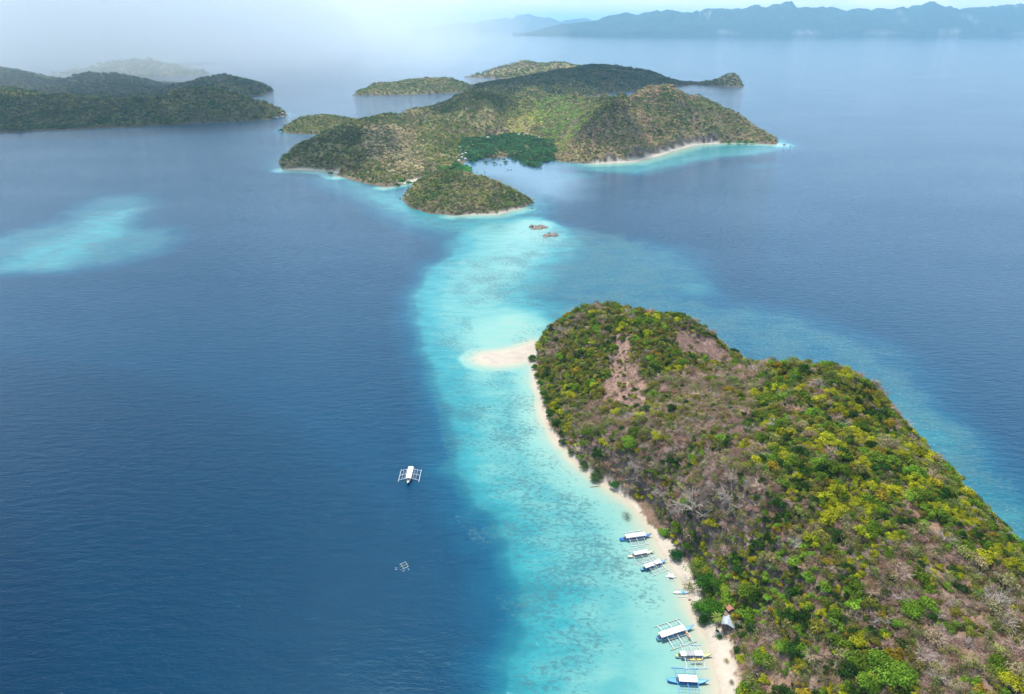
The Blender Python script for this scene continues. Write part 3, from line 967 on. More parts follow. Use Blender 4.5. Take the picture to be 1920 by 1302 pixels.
def bare_mesh(name, rng, limbs, twigs, w=0.03, low=0.4):
    """leafless shrub of radius about 1"""
    V, F, C = [], [], []
    for i in range(limbs):
        a = 2 * math.pi * (i + rng.uniform(-.3, .3)) / limbs
        el = rng.uniform(low, 1.25)
        L = rng.uniform(0.65, 1.0)
        base = np.array((0, 0, 0.0))
        mid = np.array((math.cos(a) * math.cos(el), math.sin(a) * math.cos(el), math.sin(el))) * L * 0.55
        tip = mid + np.array((math.cos(a + rng.uniform(-.5, .5)) * math.cos(el * .8), math.sin(a + rng.uniform(-.5, .5)) * math.cos(el * .8), math.sin(el * .8))) * L * 0.5
        tone = rng.uniform(0.7, 1.25)
        strip(V, F, C, base, mid, w * 1.5, w, tone, rng)
        strip(V, F, C, mid, tip, w, w * .5, tone, rng)
        for k in range(twigs):
            t = rng.uniform(0.25, 1.0)
            p = base + (mid - base) * t * 2 if t < .5 else mid + (tip - mid) * (t - .5) * 2
            q = p + (rng.normal(size=3) * 0.7 + np.array((math.cos(a), math.sin(a), 0.8)) * 0.6) * 0.30 * rng.uniform(.6, 1.3)
            q[2] = max(q[2], 0.03)
            strip(V, F, C, p, q, w * .6, w * .35, tone * rng.uniform(.8, 1.2), rng)
    me = np_mesh(name, V, F)
    add_attr(me, 'shade', C, 'FLOAT_COLOR')
    me.materials.append(M_TWIG)
    return me


def trunk_mesh(name, rng, h=0.75):
    V, F, C = [], [], []
    top = np.array((rng.uniform(-.1, .1), rng.uniform(-.1, .1), h * 0.6))
    strip(V, F, C, (0, 0, -0.25), top, 0.075, 0.05, 1, rng)
    for k in range(5):
        a = 2 * math.pi * k / 5 + rng.uniform(-.4, .4)
        e = top + np.array((math.cos(a) * .5, math.sin(a) * .5, h * rng.uniform(.25, .6)))
        strip(V, F, C, top, e, 0.045, 0.018, 1, rng)
    me = np_mesh(name, V, F)
    me.materials.append(M_TRUNK)
    return me


rg_ = np.random.default_rng(21)
CROWNS = [crown_mesh('crown', rg_, rg_.integers(7, 11), 105, 0.105, flat=rg_.uniform(.65, .95)) for i in range(5)]
FARCROWNS = [crown_mesh('far_crown', rg_, 5, 17, 0.24, flat=0.8) for i in range(4)]
HAZYTREE = [crown_mesh('loose_crown', rg_, 8, 60, 0.075, flat=.85) for i in range(3)]
BARES = [bare_mesh('bare_branches', rg_, 13, 17, 0.028) for i in range(4)]
SPIDER = bare_mesh('spreading_branches', rg_, 17, 16, 0.022, low=0.1)
TRUNKS = [trunk_mesh('trunk', rg_) for i in range(3)]


def src_obj(me):
    return bpy.data.objects.new('source_' + me.name, me)     # never linked: only feeds the instancer


def scatter(name, P, size, rot, tint, pick, sources, label):
    """one object of countless plants"""
    me = bpy.data.meshes.new(name)
    me.vertices.add(len(P))
    me.vertices.foreach_set('co', np.asarray(P, np.float32).ravel())
    add_attr(me, 'size', size, 'FLOAT_VECTOR')
    add_attr(me, 'turn', rot, 'FLOAT_VECTOR')
    add_attr(me, 'tint', tint, 'FLOAT_COLOR')
    a = me.attributes.new('pick', 'INT', 'POINT')
    a.data.foreach_set('value', np.asarray(pick, np.int32))
    o = link(bpy.data.objects.new(name, me))
    ng = bpy.data.node_groups.new(name + '_nodes', 'GeometryNodeTree')
    ng.interface.new_socket('Geometry', in_out='INPUT', socket_type='NodeSocketGeometry')
    ng.interface.new_socket('Geometry', in_out='OUTPUT', socket_type='NodeSocketGeometry')
    N = NT(ng)
    gi, go = N.n('NodeGroupInput'), N.n('NodeGroupOutput')
    join = N.n('GeometryNodeJoinGeometry')
    for so_ in sources:
        oi = N.n('GeometryNodeObjectInfo')
        oi.inputs['Object'].default_value = so_
        g2 = N.n('GeometryNodeGeometryToInstance')
        N.l(oi.outputs['Geometry'], g2.inputs[0])
        N.l(g2.outputs[0], join.inputs[0])
    iop = N.n('GeometryNodeInstanceOnPoints')
    N.l(gi.outputs[0], iop.inputs['Points'])
    N.l(join.outputs[0], iop.inputs['Instance'])
    iop.inputs['Pick Instance'].default_value = True

    def na(nm, typ):
        nd = N.n('GeometryNodeInputNamedAttribute', data_type=typ)
        nd.inputs['Name'].default_value = nm
        return nd.outputs['Attribute']
    N.l(na('pick', 'INT'), iop.inputs['Instance Index'])
    N.l(na('turn', 'FLOAT_VECTOR'), iop.inputs['Rotation'])
    N.l(na('size', 'FLOAT_VECTOR'), iop.inputs['Scale'])
    N.l(iop.outputs[0], go.inputs[0])
    mod = o.modifiers.new('plants', 'NODES')
    mod.node_group = ng
    return tag(o, label, kind='stuff')


def jitter_points(t, spacing, rng, zmin=1.0):
    x0, y0 = t.x[0], t.y[0]
    nx, ny = int((t.x[-1] - x0) / spacing), int((t.y[-1] - y0) / spacing)
    gx, gy = np.meshgrid(np.arange(nx), np.arange(ny))
    x = x0 + (gx + (gy % 2) * 0.5 + rng.uniform(-.42, .42, gx.shape)) * spacing
    y = y0 + (gy + rng.uniform(-.42, .42, gx.shape)) * spacing
    x, y = x.ravel(), y.ravel()
    z = t.sample(t.Z, x, y)
    d = t.sample(t.D, x, y)
    k = (d > 1.0) & (z > zmin)
    return x[k], y[k], z[k], d[k]


def pal(cols, w, n, rng):
    cols = np.array(cols)
    i = rng.choice(len(cols), n, p=np.array(w) / np.sum(w))
    return cols[i] * rng.uniform(0.8, 1.2, (n, 1)) * rng.uniform(0.93, 1.07, (n, 3))


GREENS = {'yellow': (.38, .38, .02), 'green': (.135, .215, .02), 'dark': (.035, .085, .016), 'olive': (.20, .195, .03), 'orange': (.34, .24, .025), 'bright': (.18, .31, .03)}
BARE_C = [(.56, .39, .31), (.48, .325, .24), (.50, .41, .35), (.38, .245, .17)]
LOOSE_C = [(.24, .24, .07), (.28, .24, .11), (.17, .20, .06), (.32, .25, .14)]

# ---- near island plants
rng = np.random.default_rng(99)
x, y, z, d = jitter_points(T_near, 1.98, rng, 1.25)
u, v, pm = near_maps(x, y, z)


def soft(poly, s=22):
    return sstep(-s, s, sdf_poly(u, v, poly))


leafy = np.full(len(x), 0.46)


def put(arr, val, m):
    return arr * (1 - m) + val * m


leafy = put(leafy, 0.80, soft([(990, 640), (1080, 570), (1300, 590), (1400, 680), (1250, 700), (1150, 800), (1100, 840), (1030, 800)]))
leafy = put(leafy, 0.22, soft([(1090, 760), (1200, 720), (1320, 700), (1420, 720), (1440, 820), (1400, 1000), (1330, 1000), (1180, 930), (1080, 860)]))
leafy = put(leafy, 0.93, soft([(1420, 690), (1600, 690), (1720, 820), (1880, 970), (1960, 1080), (1900, 1080), (1820, 1010), (1700, 980), (1560, 960), (1480, 900), (1420, 800)]))
leafy = put(leafy, 0.32, soft([(1560, 1100), (1640, 1030), (1800, 1040), (1960, 1120), (1960, 1320), (1750, 1320), (1600, 1200)]))
leafy = put(leafy, 0.74, soft([(1310, 1030), (1420, 980), (1500, 1050), (1520, 1200), (1480, 1300), (1400, 1300), (1380, 1200), (1340, 1120)]))
leafy = put(leafy, 0.85, soft([(1590, 1230), (1700, 1200), (1740, 1302), (1600, 1320)], 12))
clump = fbm(x, y, 16, 3, 401)
leafy = np.clip(leafy + 0.05 + (clump - 0.5) * 1.5, 0.03, 0.98)
open_ = np.zeros(len(x))
for p, w_ in ((PATCH1, .93), (PATCH2, .97), (PATCH3, .97), (PATCH4, .9), (PATCH5, .85), (PATCH6, .45)):
    open_ = np.maximum(open_, pm(p) * w_)
open_ = np.maximum(open_, sstep(.62, .74, fbm(x, y, 11, 3, 411)) * 0.5 * (leafy < .5))
vy = [p[1] for p in VEG_LINE[::-1]]
vx = [p[0] for p in VEG_LINE[::-1]]
beachy = (y < 284) & (x < np.interp(y, vy, vx) + 1.0 + 3 * (fbm(x, y, 8, 2, 5) - .5))
beachy |= (y >= 284) & (sdf_line(x, y, NEAR_WEST) < 2.2)
keep = (rng.random(len(x)) > open_) & ~beachy
x, y, z, d, u, v, leafy, clump = [a[keep] for a in (x, y, z, d, u, v, leafy, clump)]
isleaf = rng.random(len(x)) < leafy
n = len(x)
big = rng.random(n)
size = np.where(isleaf, 1.25 + 1.1 * big + 1.3 * (big > .93), 1.6 + 1.0 * big + 1.5 * (big > .95))
# colours gather in clumps
cl1, cl2 = fbm(x, y, 26, 3, 501), fbm(x, y, 9, 3, 511)
yel = sstep(1380, 1620, u) * sstep(1150, 900, v) * 0.75 + sstep(1150, 1050, u) * sstep(800, 700, v) * 0.2
names = list(GREENS)          # dark next to green next to bright next to yellow ...
pw = np.stack([0.16 + 1.3 * yel + 0.5 * (cl2 > .56), 0.5 + 0.8 * (cl1 > .52), 0.42 + 0.5 * (cl2 < .42), 0.55 + 0.8 * yel * 0 + 0.7 * (v < 800), 0.07 + 0.30 * yel + .12 * (v < 760), 0.06 + 0.35 * (v > 980) * (u < 1750)], 1)
pw /= pw.sum(1, keepdims=True)
rsel = np.clip(0.5 + (fbm(x, y, 7, 2, 921) - .5) * 1.9 + rng.uniform(-.27, .27, n), 0, .9999)
ci = (rsel[:, None] > np.cumsum(pw, 1)).sum(1).clip(0, 5)
tint = np.array([GREENS[k] for k in names])[ci] * rng.uniform(.78, 1.2, (n, 1)) * rng.uniform(.93, 1.07, (n, 3))
bt = pal(BARE_C, [3, 3, 2, 2], n, rng)
tint = np.where(isleaf[:, None], tint, bt)
isloose = isleaf & (rng.random(n) < 0.16 + 0.38 * (leafy < .6) * (clump < .55))
conv = ~isleaf & (rng.random(n) < .20)
isleaf = isleaf | conv
isloose = isloose | conv
tint = np.where(isloose[:, None], pal(LOOSE_C, [3, 2, 3, 2], n, rng), tint)
turn = np.stack([np.zeros(n), np.zeros(n), rng.uniform(0, 6.28, n)], 1)
_, _, fdep = to_px(x, y, z)
inframe = (u > -5) & (u < 1925) & (v > 560) & (v < 1310)
gx_, gy_ = T_near.sample(T_near.gx, x, y), T_near.sample(T_near.gy, x, y)
facing = (-gx_ * (0 - x) - gy_ * (0 - y) + (CAMH - z)) > 25
pxsize = size / fdep
zone_defs = [
    ('on the rounded northern knoll behind the sandbar', lambda: (v < 760) & (u < 1400)),
    ('in the brown middle saddle of the near island', lambda: (v < 960) & (u < 1420)),
    ('on the steep eastern ridge of the near island', lambda: (u > 1420) & (v < 1020)),
    ('on the low slope just above the boat beach', lambda: (u < 1560)),
    ('on the dry southern slope in the bottom right', lambda: (u > 0)),
]
zone = np.full(n, 4)
for zi in (4, 3, 2, 1, 0):
    zone[zone_defs[zi][1]()] = zi
order = np.argsort(-pxsize * (inframe & facing))
single = np.zeros(n, bool)
HERO = []
picked = {'leafy': 0, 'bare': 0}
for i in order:
    if isloose[i] or not (inframe[i] and facing[i]):
        continue
    k = 'leafy' if isleaf[i] else 'bare'
    lim = 270 if k == 'leafy' else 290
    if picked[k] < lim:
        picked[k] += 1
        single[i] = True
    if picked['leafy'] >= 270 and picked['bare'] >= 290:
        break
colname = {'yellow': 'yellow-green', 'green': 'mid green', 'dark': 'dark green', 'olive': 'olive green', 'orange': 'orange-tinged', 'bright': 'bright green'}


def scale_of(s):
    return (s, s, s * random.uniform(0.85, 1.2))


def make_tree(x, y, z, s, tint, label, group, cat='tree', crown=None, name='leafy_tree', tall=1.0, lift=0.0):
    r = empty(name, (x, y, z - 0.15), random.uniform(0, 6.28))
    sc_ = (s, s, s * random.uniform(0.85, 1.15) * tall)
    r.scale = sc_
    c = bpy.data.objects.new('crown', crown or random.choice(CROWNS))
    c['tint'] = [float(q) for q in tint]
    c.location = (0, 0, lift)
    link(c, r)
    t = bpy.data.objects.new('trunk', random.choice(TRUNKS))
    link(t, r)
    return tag(r, label, cat, group)


def make_bare(x, y, z, s, tint, label, group, name='bare_shrub', mesh=None):
    o = bpy.data.objects.new(name, mesh or random.choice(BARES))
    o.location = (x, y, z - 0.1)
    o.rotation_euler = (0, 0, random.uniform(0, 6.28))
    o.scale = (s, s, s)
    o['tint'] = [float(q) for q in tint]
    return tag(link(o), label, 'shrub', group)


for i in np.where(single)[0]:
    zn = zone_defs[zone[i]][0]
    if isleaf[i]:
        cn_ = colname[names[ci[i]]]
        make_tree(x[i], y[i], z[i], size[i], tint[i], f'small {cn_} tree {zn}', f'{cn_} trees {zn}')
    else:
        sz = 'large' if size[i] > 2.3 else 'small'
        make_bare(x[i], y[i], z[i], size[i], tint[i], f'{sz} leafless grey-brown shrub {zn}', f'{sz} leafless shrubs {zn}')

CS, FS, BS, HS = [[src_obj(m) for m in L] for L in (CROWNS, FARCROWNS, BARES, HAZYTREE)]
P = np.stack([x, y, z - 0.15], 1)
sv = np.stack([size, size, size * rng.uniform(.85, 1.2, n)], 1)
k = isloose
scatter('thin_scrub', P[k], sv[k] * 1.1, turn[k], tint[k], rng.integers(0, 3, k.sum()), HS, 'thin dull olive half-leafless scrub on the near island')
k = ~single & isleaf & ~isloose
scatter('leafy_scrub', P[k], sv[k], turn[k], tint[k], rng.integers(0, 5, k.sum()), CS, 'dense green scrub covering the near island')
k = ~single & ~isleaf
scatter('dry_scrub', P[k], sv[k], turn[k], tint[k], rng.integers(0, 4, k.sum()), BS, 'grey-brown leafless scrub covering the near island')
# low undergrowth: small tufts between the shrubs
x2, y2, z2, d2 = jitter_points(T_near, 1.5, rng, 1.3)
u2, v2, pm2 = near_maps(x2, y2, z2)
op = np.zeros(len(x2))
for p, w_ in ((PATCH1, .76), (PATCH2, .70), (PATCH3, .9), (PATCH4, .8), (PATCH5, .8), (PATCH6, .5)):
    op = np.maximum(op, pm2(p) * w_)
b2 = ((y2 < 284) & (x2 < np.interp(y2, vy, vx) + 2)) | ((y2 >= 284) & (sdf_line(x2, y2, NEAR_WEST) < 3))
k = (rng.random(len(x2)) > np.maximum(op, 0.35)) & ~b2
x2, y2, z2 = x2[k], y2[k], z2[k]
n2_ = len(x2)
s2_ = rng.uniform(.35, .85, n2_)
tt = pal([(.34, .25, .18), (.24, .19, .09), (.17, .17, .06), (.38, .27, .20)], [3, 2, 1, 3], n2_, rng)
from_leaf = np.zeros(n2_)
gi_ = np.clip(((x2 - x.min()) / 6).astype(int), 0, 60)
gj_ = np.clip(((y2 - y.min()) / 6).astype(int), 0, 120)
grid_n, grid_l = np.zeros((61, 121)), np.zeros((61, 121))
np.add.at(grid_n, (np.clip(((x - x.min()) / 6).astype(int), 0, 60), np.clip(((y - y.min()) / 6).astype(int), 0, 120)), 1)
np.add.at(grid_l, (np.clip(((x - x.min()) / 6).astype(int), 0, 60), np.clip(((y - y.min()) / 6).astype(int), 0, 120)), isleaf * 1.0)
lf = (grid_l / np.maximum(grid_n, 1))[gi_, gj_]
gsel = rng.random(n2_) < lf * .9
scatter('undergrowth', np.stack([x2, y2, z2 - .05], 1), np.stack([s2_, s2_, s2_ * .8], 1), np.stack([s2_ * 0, s2_ * 0, rng.uniform(0, 6.28, n2_)], 1), tt,
        rng.integers(0, 4, n2_), BS, 'low dry undergrowth between the shrubs')
g2 = gsel
s3_ = s2_[g2] * 1.5
scatter('green_undergrowth', np.stack([x2, y2, z2 - .1], 1)[g2], np.stack([s3_, s3_, s3_ * .8], 1), np.stack([s3_ * 0, s3_ * 0, rng.uniform(0, 6.28, len(s3_))], 1),
        pal([(.20, .22, .03), (.11, .19, .03), (.16, .16, .04), (.06, .11, .02)], [2, 3, 2, 2], len(s3_), rng), rng.integers(0, 4, len(s3_)), FS, 'low green bushes between the trees')


# ---- far island woods
def far_wood(t, name, spacing, label, dens=0.85, dry=0.3, s0=2.6, s1=3.2, seed=0, dark=0.0, zmin=2.2, regions=None):
    rng = np.random.default_rng(700 + seed)
    x, y, z, d = jitter_points(t, spacing, rng, zmin)
    n1, n2 = fbm(x, y, 90, 4, 720 + seed), fbm(x, y, 28, 3, 730 + seed)
    slope = np.hypot(t.sample(t.gx, x, y), t.sample(t.gy, x, y))
    # leave out the side nobody can see from here or from a step aside
    gx, gy = t.sample(t.gx, x, y), t.sample(t.gy, x, y)
    fac = (gx * x + gy * y) + (CAMH - z)
    p = dens * (1 - dry * sstep(.45, .65, n1)) * (1 - .5 * sstep(.9, 1.4, slope))
    k = (rng.random(len(x)) < p) & (fac > -60 * 6) & (t.sample(t.B, x, y) < 0.5)
    x, y, z, n1, n2 = x[k], y[k], z[k], n1[k], n2[k]
    n = len(x)
    A = pal([(.30, .33, .07), (.17, .28, .055), (.08, .15, .04), (.38, .35, .10), (.43, .33, .20), (.45, .34, .24)],
            [3, 3, 3, 2.5, 1.2 + 4 * dry, .8 + 4 * dry], n, rng)
    B = pal([(.07, .14, .05), (.11, .20, .05)], [1, 1], n, rng)
    mk = (n2 + rng.uniform(-.08, .08, n) < 0.44)[:, None]
    n3 = fbm(x, y, 55, 4, 740 + seed)[:, None]
    soft_c = np.array((.10, .17, .045)) * (1 - sstep(.36, .62, n3)) + np.array((.38, .33, .14)) * sstep(.36, .62, n3)
    c = (np.where(mk, B, A) * .6 + soft_c * .4) * (1 - dark)  # dark dims the tints: painted cloud shade on left headland and strait hills
    if regions:
        u, v, _f = to_px(x, y, z)
        u = u + (fbm(x, y, 45, 3, 750) - .5) * 36
        v = v + (fbm(x, y, 45, 3, 760) - .5) * 22
        for poly, tcol, amt in regions:
            m = sstep(-7, 9, sdf_poly(u, v, poly)) * amt
            sel = (rng.random(n) < m)[:, None]
            c = np.where(sel, np.array(tcol) * rng.uniform(.75, 1.25, (n, 1)) * rng.uniform(.92, 1.08, (n, 3)), c)
    s = rng.uniform(s0, s1, n) * (1 + .5 * (rng.random(n) > .93)) * 0.5
    scatter(name, np.stack([x, y, z - s * .35], 1), np.stack([s, s, s * rng.uniform(.8, 1.2, n)], 1), np.stack([x * 0, x * 0, rng.uniform(0, 6.28, n)], 1), c,
            rng.integers(0, 4, n), FS, label)
    return n


cnt = 0
cnt += far_wood(T_main, 'main_island_wood', 5.2, 'mixed dry and green scrub wood on the main island', .93, .42, 5.2, 7.6, 1, zmin=1.9, regions=[
    ([(1040, 300), (1110, 235), (1185, 165), (1260, 150), (1300, 170), (1290, 220), (1270, 275), (1190, 310), (1040, 312)], (.46, .33, .19), .72),
    ([(1300, 215), (1400, 205), (1470, 270), (1300, 275), (1270, 250)], (.46, .36, .20), .65),
    ([(1100, 190), (1185, 165), (1190, 230), (1150, 300), (1060, 312), (1080, 260), (1120, 225)], (.13, .16, .06), .35),
    ([(1200, 240), (1240, 170), (1300, 175), (1330, 210), (1320, 250), (1240, 270)], (.11, .20, .05), .35),
    ([(1040, 270), (1100, 215), (1150, 180), (1175, 178), (1150, 205), (1090, 250), (1055, 285)], (.40, .42, .10), .7),
    ([(940, 200), (1000, 190), (1030, 210), (1000, 250), (950, 255)], (.58, .56, .15), .75),
    ([(1000, 185), (1060, 180), (1105, 190), (1095, 240), (1040, 262), (1000, 250)], (.26, .40, .09), .6),
    ([(690, 240), (740, 230), (800, 250), (820, 290), (790, 320), (740, 330), (700, 300), (680, 270)], (.56, .45, .27), .72),
    ([(620, 260), (690, 290), (730, 350), (660, 345), (620, 320)], (.22, .19, .08), .45),
    ([(530, 300), (600, 255), (660, 228), (740, 215), (700, 245), (660, 280), (620, 325), (530, 325)], (.14, .155, .06), .55),
    ([(760, 260), (860, 215), (880, 260), (850, 310), (800, 320), (790, 290)], (.24, .28, .07), .5),
    ([(915, 240), (945, 238), (962, 250), (950, 262), (920, 262)], (.22, .15, .14), .9)])
cnt += far_wood(T_lobe, 'headland_wood', 6.5, 'green wood on the low headland', .95, .1, 6.0, 8.5, 2)
cnt += far_wood(T_islet, 'islet_wood', 3.6, 'dense olive wood on the small islet', .96, .15, 4.4, 6.2, 3, zmin=1.8, regions=[([(760, 380), (840, 380), (990, 385), (940, 405), (820, 408), (760, 395)], (.24, .19, .12), .4)])
cnt += far_wood(T_left, 'left_headland_wood', 9, 'green wood on the left headland, darkened with painted cloud shade', .95, .08, 9, 12, 4, dark=.3)  # tint darkened to imitate cloud shade
cnt += far_wood(T_strait, 'strait_hills_wood', 12.5, 'hazy green wood on the hills across the strait, darkened with painted cloud shade', .95, .1, 12, 17, 5, dark=.45)  # shade under cloud is put into the tint here too
cnt += far_wood(T_rainy, 'rainy_hill_wood', 19, 'green wood on the hill fading in rain', .95, .1, 19, 26, 9)
cnt += far_wood(T_oval, 'oval_island_wood', 9, 'green wood on the oval island', .92, .3, 8, 12, 6)
cnt += far_wood(T_pale, 'pale_island_wood', 15, 'pale scrub on the distant island', .8, .5, 12, 18, 7)
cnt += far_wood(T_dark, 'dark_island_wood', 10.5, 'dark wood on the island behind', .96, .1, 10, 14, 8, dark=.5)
print('plants', cnt, n)


# ------------------------------------------------------------------ mangroves, palms and the trees of the beach
def ground_z(x, y):
    for t in (T_near, T_main, T_islet, T_left):
        if t.x[0] < x < t.x[-1] and t.y[0] < y < t.y[-1]:
            z = float(t.sample(t.Z, np.array([x]), np.array([y]))[0])
            if z > -0.1:
                return max(z, 0.0)
    return 0.0


def spot(px, py):
    """point of the ground seen at px, py"""
    x, y, _ = G(px, py, 0)
    for _ in range(14):
        z = ground_z(x, y)
        x2, y2, _ = G(px, py, z)
        x, y = x * .4 + x2 * .6, y * .4 + y2 * .6
    return x, y, ground_z(x, y)


def meters(px, py, r):
    x, y, z = spot(px, py)
    return r * (y * CP - (z - CAMH) * SP) / FPX


def hero(px, py, r, tint, label, group=None, name='leafy_tree', cat='tree', tall=1.0, crown=None):
    x, y, z = spot(px, py)
    return make_tree(x, y, z, meters(px, py, r), tint, label, group, cat, crown=crown, name=name, tall=tall)


rb = np.random.default_rng(5)
BIGCROWN = [crown_mesh('crown', rb, 24, 140, 0.062, flat=.75, spread=.8) for i in range(3)]
SPARSE = crown_mesh('crown', rb, 14, 60, 0.06, flat=.8, spread=.8)
hero(1266, 1047, 14.5, (.03, .115, .03), 'round dark green tree standing alone on the sand by the three upper boats', crown=BIGCROWN[0], tall=1.0)
hero(1245, 1003, 14, (.13, .26, .03), 'bright green bush at the scrub edge beside the uppermost beached boat', crown=BIGCROWN[1], name='leafy_bush', cat='bush', tall=.8)
hero(1303, 1082, 25, (.12, .24, .03), 'leafy light green tree leaning over the beach, topmost of the shore grove', crown=SPARSE)
hero(1291, 1104, 14, (.16, .20, .04), 'sparse olive tree over the sand behind the tiny white boat', crown=SPARSE)
hero(1326, 1106, 25, (.055, .17, .02), 'dark green spreading tree in the middle of the shore grove', crown=BIGCROWN[2])
hero(1346, 1104, 16, (.08, .17, .02), 'dark green tree at the inland side of the shore grove', crown=BIGCROWN[0])
hero(1362, 1112, 16, (.24, .33, .03), 'yellow-green tree just inland of the shore grove', crown=BIGCROWN[1])
hero(1314, 1144, 19, (.07, .20, .02), 'green tree overhanging the water line in the shore grove', crown=BIGCROWN[1])
hero(1336, 1150, 25, (.07, .19, .02), 'large green tree beside the huts in the shore grove', crown=BIGCROWN[0])
hero(1318, 1168, 13, (.03, .10, .02), 'small dark tree at the lower end of the shore grove', crown=BIGCROWN[2])
hero(1349, 1196, 5.2, (.10, .26, .03), 'single small green bush on the white sand below the huts', crown=BIGCROWN[2], name='leafy_bush', cat='bush')
hero(1344, 1184, 3.4, (.03, .07, .02), 'tiny dark bush on the sand beside the palm', crown=BIGCROWN[1], name='leafy_bush', cat='bush')
hero(1361, 1240, 6, (.33, .27, .05), 'yellowing bush on the strip between beach and sandy path', crown=SPARSE, name='leafy_bush', cat='bush')
hero(1371, 1282, 6, (.18, .17, .06), 'thin brownish-green bush beside the sandy path at the bottom edge', crown=SPARSE, name='leafy_bush', cat='bush')
for q, (px, py, r, lab) in enumerate(((1056, 833, 8.5, 'uppermost dark mangrove bush at the water edge of the long beach'), (1071, 850, 9.5, 'second dark mangrove bush down the water edge'),
                                      (1095, 876, 11, 'rounded mangrove bush standing in the shallows by the narrow beach'), (1118, 900, 12.5, 'broad mangrove bush standing in the shallows above the driftwood'),
                                      (1153, 915, 12, 'deep green mangrove tree at the head of the boat beach'))):
    hero(px, py, r, [(.07, .13, .04), (.05, .12, .035), (.08, .14, .045), (.09, .15, .05), (.04, .15, .03)][q], lab, 'mangrove bushes along the narrow beach', name='mangrove_tree', crown=BIGCROWN[q % 3])
hero(1174, 970, 10, (.24, .28, .20), 'thin grey mangrove bush growing out of the pale shallows above the beached boats', name='mangrove_tree', crown=SPARSE)
for q, (px, py, r) in enumerate(((999, 676, 9), (1003, 692, 8), (1009, 708, 8), (1014, 722, 9), (1020, 742, 9), (1026, 758, 8), (1033, 776, 10), (1036, 792, 9))):
    hero(px, py, r, (.045 + .012 * (q % 3), .13 + .02 * (q % 2), .02), 'dark green shore tree at the foot of the knoll beside the narrow white beach', 'shore trees at the foot of the knoll', name='shore_tree', crown=BIGCROWN[q % 3])
for px, py, r, c, lab in ((1180, 838, 19, 'bright', 'bright green spreading tree alone among brown shrubs above the narrow beach'),
                          (1232, 822, 15, 'yellow', 'yellow-green tree right of the bright green tree among brown shrubs'),
                          (1160, 842, 12, 'olive', 'olive tree left below the bright green tree among brown shrubs'),
                          (1706, 1150, 23, 'bright', 'tall bright green tree standing alone on the brown southern slope'),
                          (1612, 1205, 17, 'yellow', 'rounded yellow-green tree on the southern slope left of the tall bright one'),
                          (1650, 1262, 34, 'bright', 'widest bright green tree at the bottom edge of the photo'),
                          (1690, 1272, 28, 'bright', 'bright green tree touching the right side of the widest one'),
                          (1628, 1292, 20, 'bright', 'bright green tree below left of the widest one, at the bottom edge'),
                          (1492, 1225, 22, 'dark', 'dark green tree above the bare brown clearing at the bottom'),
                          (1428, 1245, 24, 'green', 'large green tree on the low ground inland of the sandy path'),
                          (1500, 1245, 13, 'yellow', 'small yellow-green tree at the right rim of the bare brown clearing'),
                          (1405, 1120, 22, 'green', 'green tree right of the pink gully behind the shore grove'),
                          (1385, 1078, 15, 'dark', 'dark green tree at the head of the pink gully'),
                          (1470, 1215, 16, 'bright', 'light green tree left of the dark one above the clearing'),
                          (1870, 1255, 24, 'green', 'green tree in the bottom right corner thicket'),
                          (1905, 1285, 26, 'yellow', 'yellow tree in the bottom right corner of the photo')):
    hero(px, py, r, GREENS[c], lab, crown=random.choice(BIGCROWN))
for px, py, r, lab in ((1297, 975, 36, 'wide spidery leafless tree with pale grey branches above the boat beach'), (1367, 942, 32, 'tall pale leafless tree up the slope from the wide spidery one'),
                       (1862, 1130, 30, 'wide pale leafless tree on the dry slope near the right edge'), (1650, 1165, 22, 'pale leafless tree left of the tall bright green tree'),
                       (1190, 880, 18, 'grey leafless tree behind the mangrove bushes'), (1445, 855, 20, 'pale leafless tree at the rim of the eastern greenery'),
                       (1700, 1110, 14, 'slim grey dead tree above the tall bright green tree'), (1240, 935, 22, 'grey leafless tree above the head of the boat beach')):
    x_, y_, z_ = spot(px, py)
    o = make_bare(x_, y_, z_, meters(px, py, r), (.43, .37, .31), lab, None, name='bare_tree', mesh=SPIDER)
    o['category'] = 'tree'


def frond_mesh():
    V, F, C = [], [], []
    n = 9
    for i in range(n):
        t0, t1 = i / n, (i + 1) / n
        def pt(t):
            return np.array((t * 2.3, 0, 0.55 * math.sin(t * 2.1) - 1.0 * t * t))
        a, b = pt(t0), pt(t1)
        w = 0.42 * math.sin(math.pi * min(0.97, t0 * .9 + .12))
        for sgn in (-1, 1):
            k = len(V)
            V += [a, b, a + np.array((.22, sgn * w, -.16))]
            F.append((k, k + 1, k + 2))
            C += [(1, 1, 1)] * 3
            k = len(V)
            V += [(a + b) / 2, b, (a + b) / 2 + np.array((.24, sgn * w, -.2))]
            F.append((k, k + 1, k + 2))
            C += [(.8, .8, .8)] * 3
    me = np_mesh('frond', V, F)
    add_attr(me, 'shade', C, 'FLOAT_COLOR')
    me.materials.append(M_LEAF)
    return me


FROND = frond_mesh()


def palm(px, py, h, label, s=1.0, tint=(.22, .27, .06)):
    x, y, z = spot(px, py)
    r = empty('palm_tree', (x, y, z - .1))
    r.scale = (s, s, s)
    V, F, C = [], [], []
    p = np.array((0, 0, 0.0))
    for k in range(6):
        q = p + np.array((-.18 * k / 5, -.1, h / 6))
        strip(V, F, C, p, q, .17 - .012 * k, .17 - .012 * (k + 1), 1, np.random.default_rng(2))
        p = q
    me = np_mesh('trunk', V, F)
    me.materials.append(M_TRUNK)
    link(bpy.data.objects.new('trunk', me), r)
    for k in range(13):
        f = bpy.data.objects.new('frond', FROND)
        f.location = tuple(p)
        f.rotation_euler = (0, random.uniform(-.5, .25), 2 * math.pi * k / 13 + random.uniform(-.15, .15))
        f['tint'] = [c * random.uniform(.75, 1.25) for c in tint]
        link(f, r)
    return tag(r, label, 'palm')


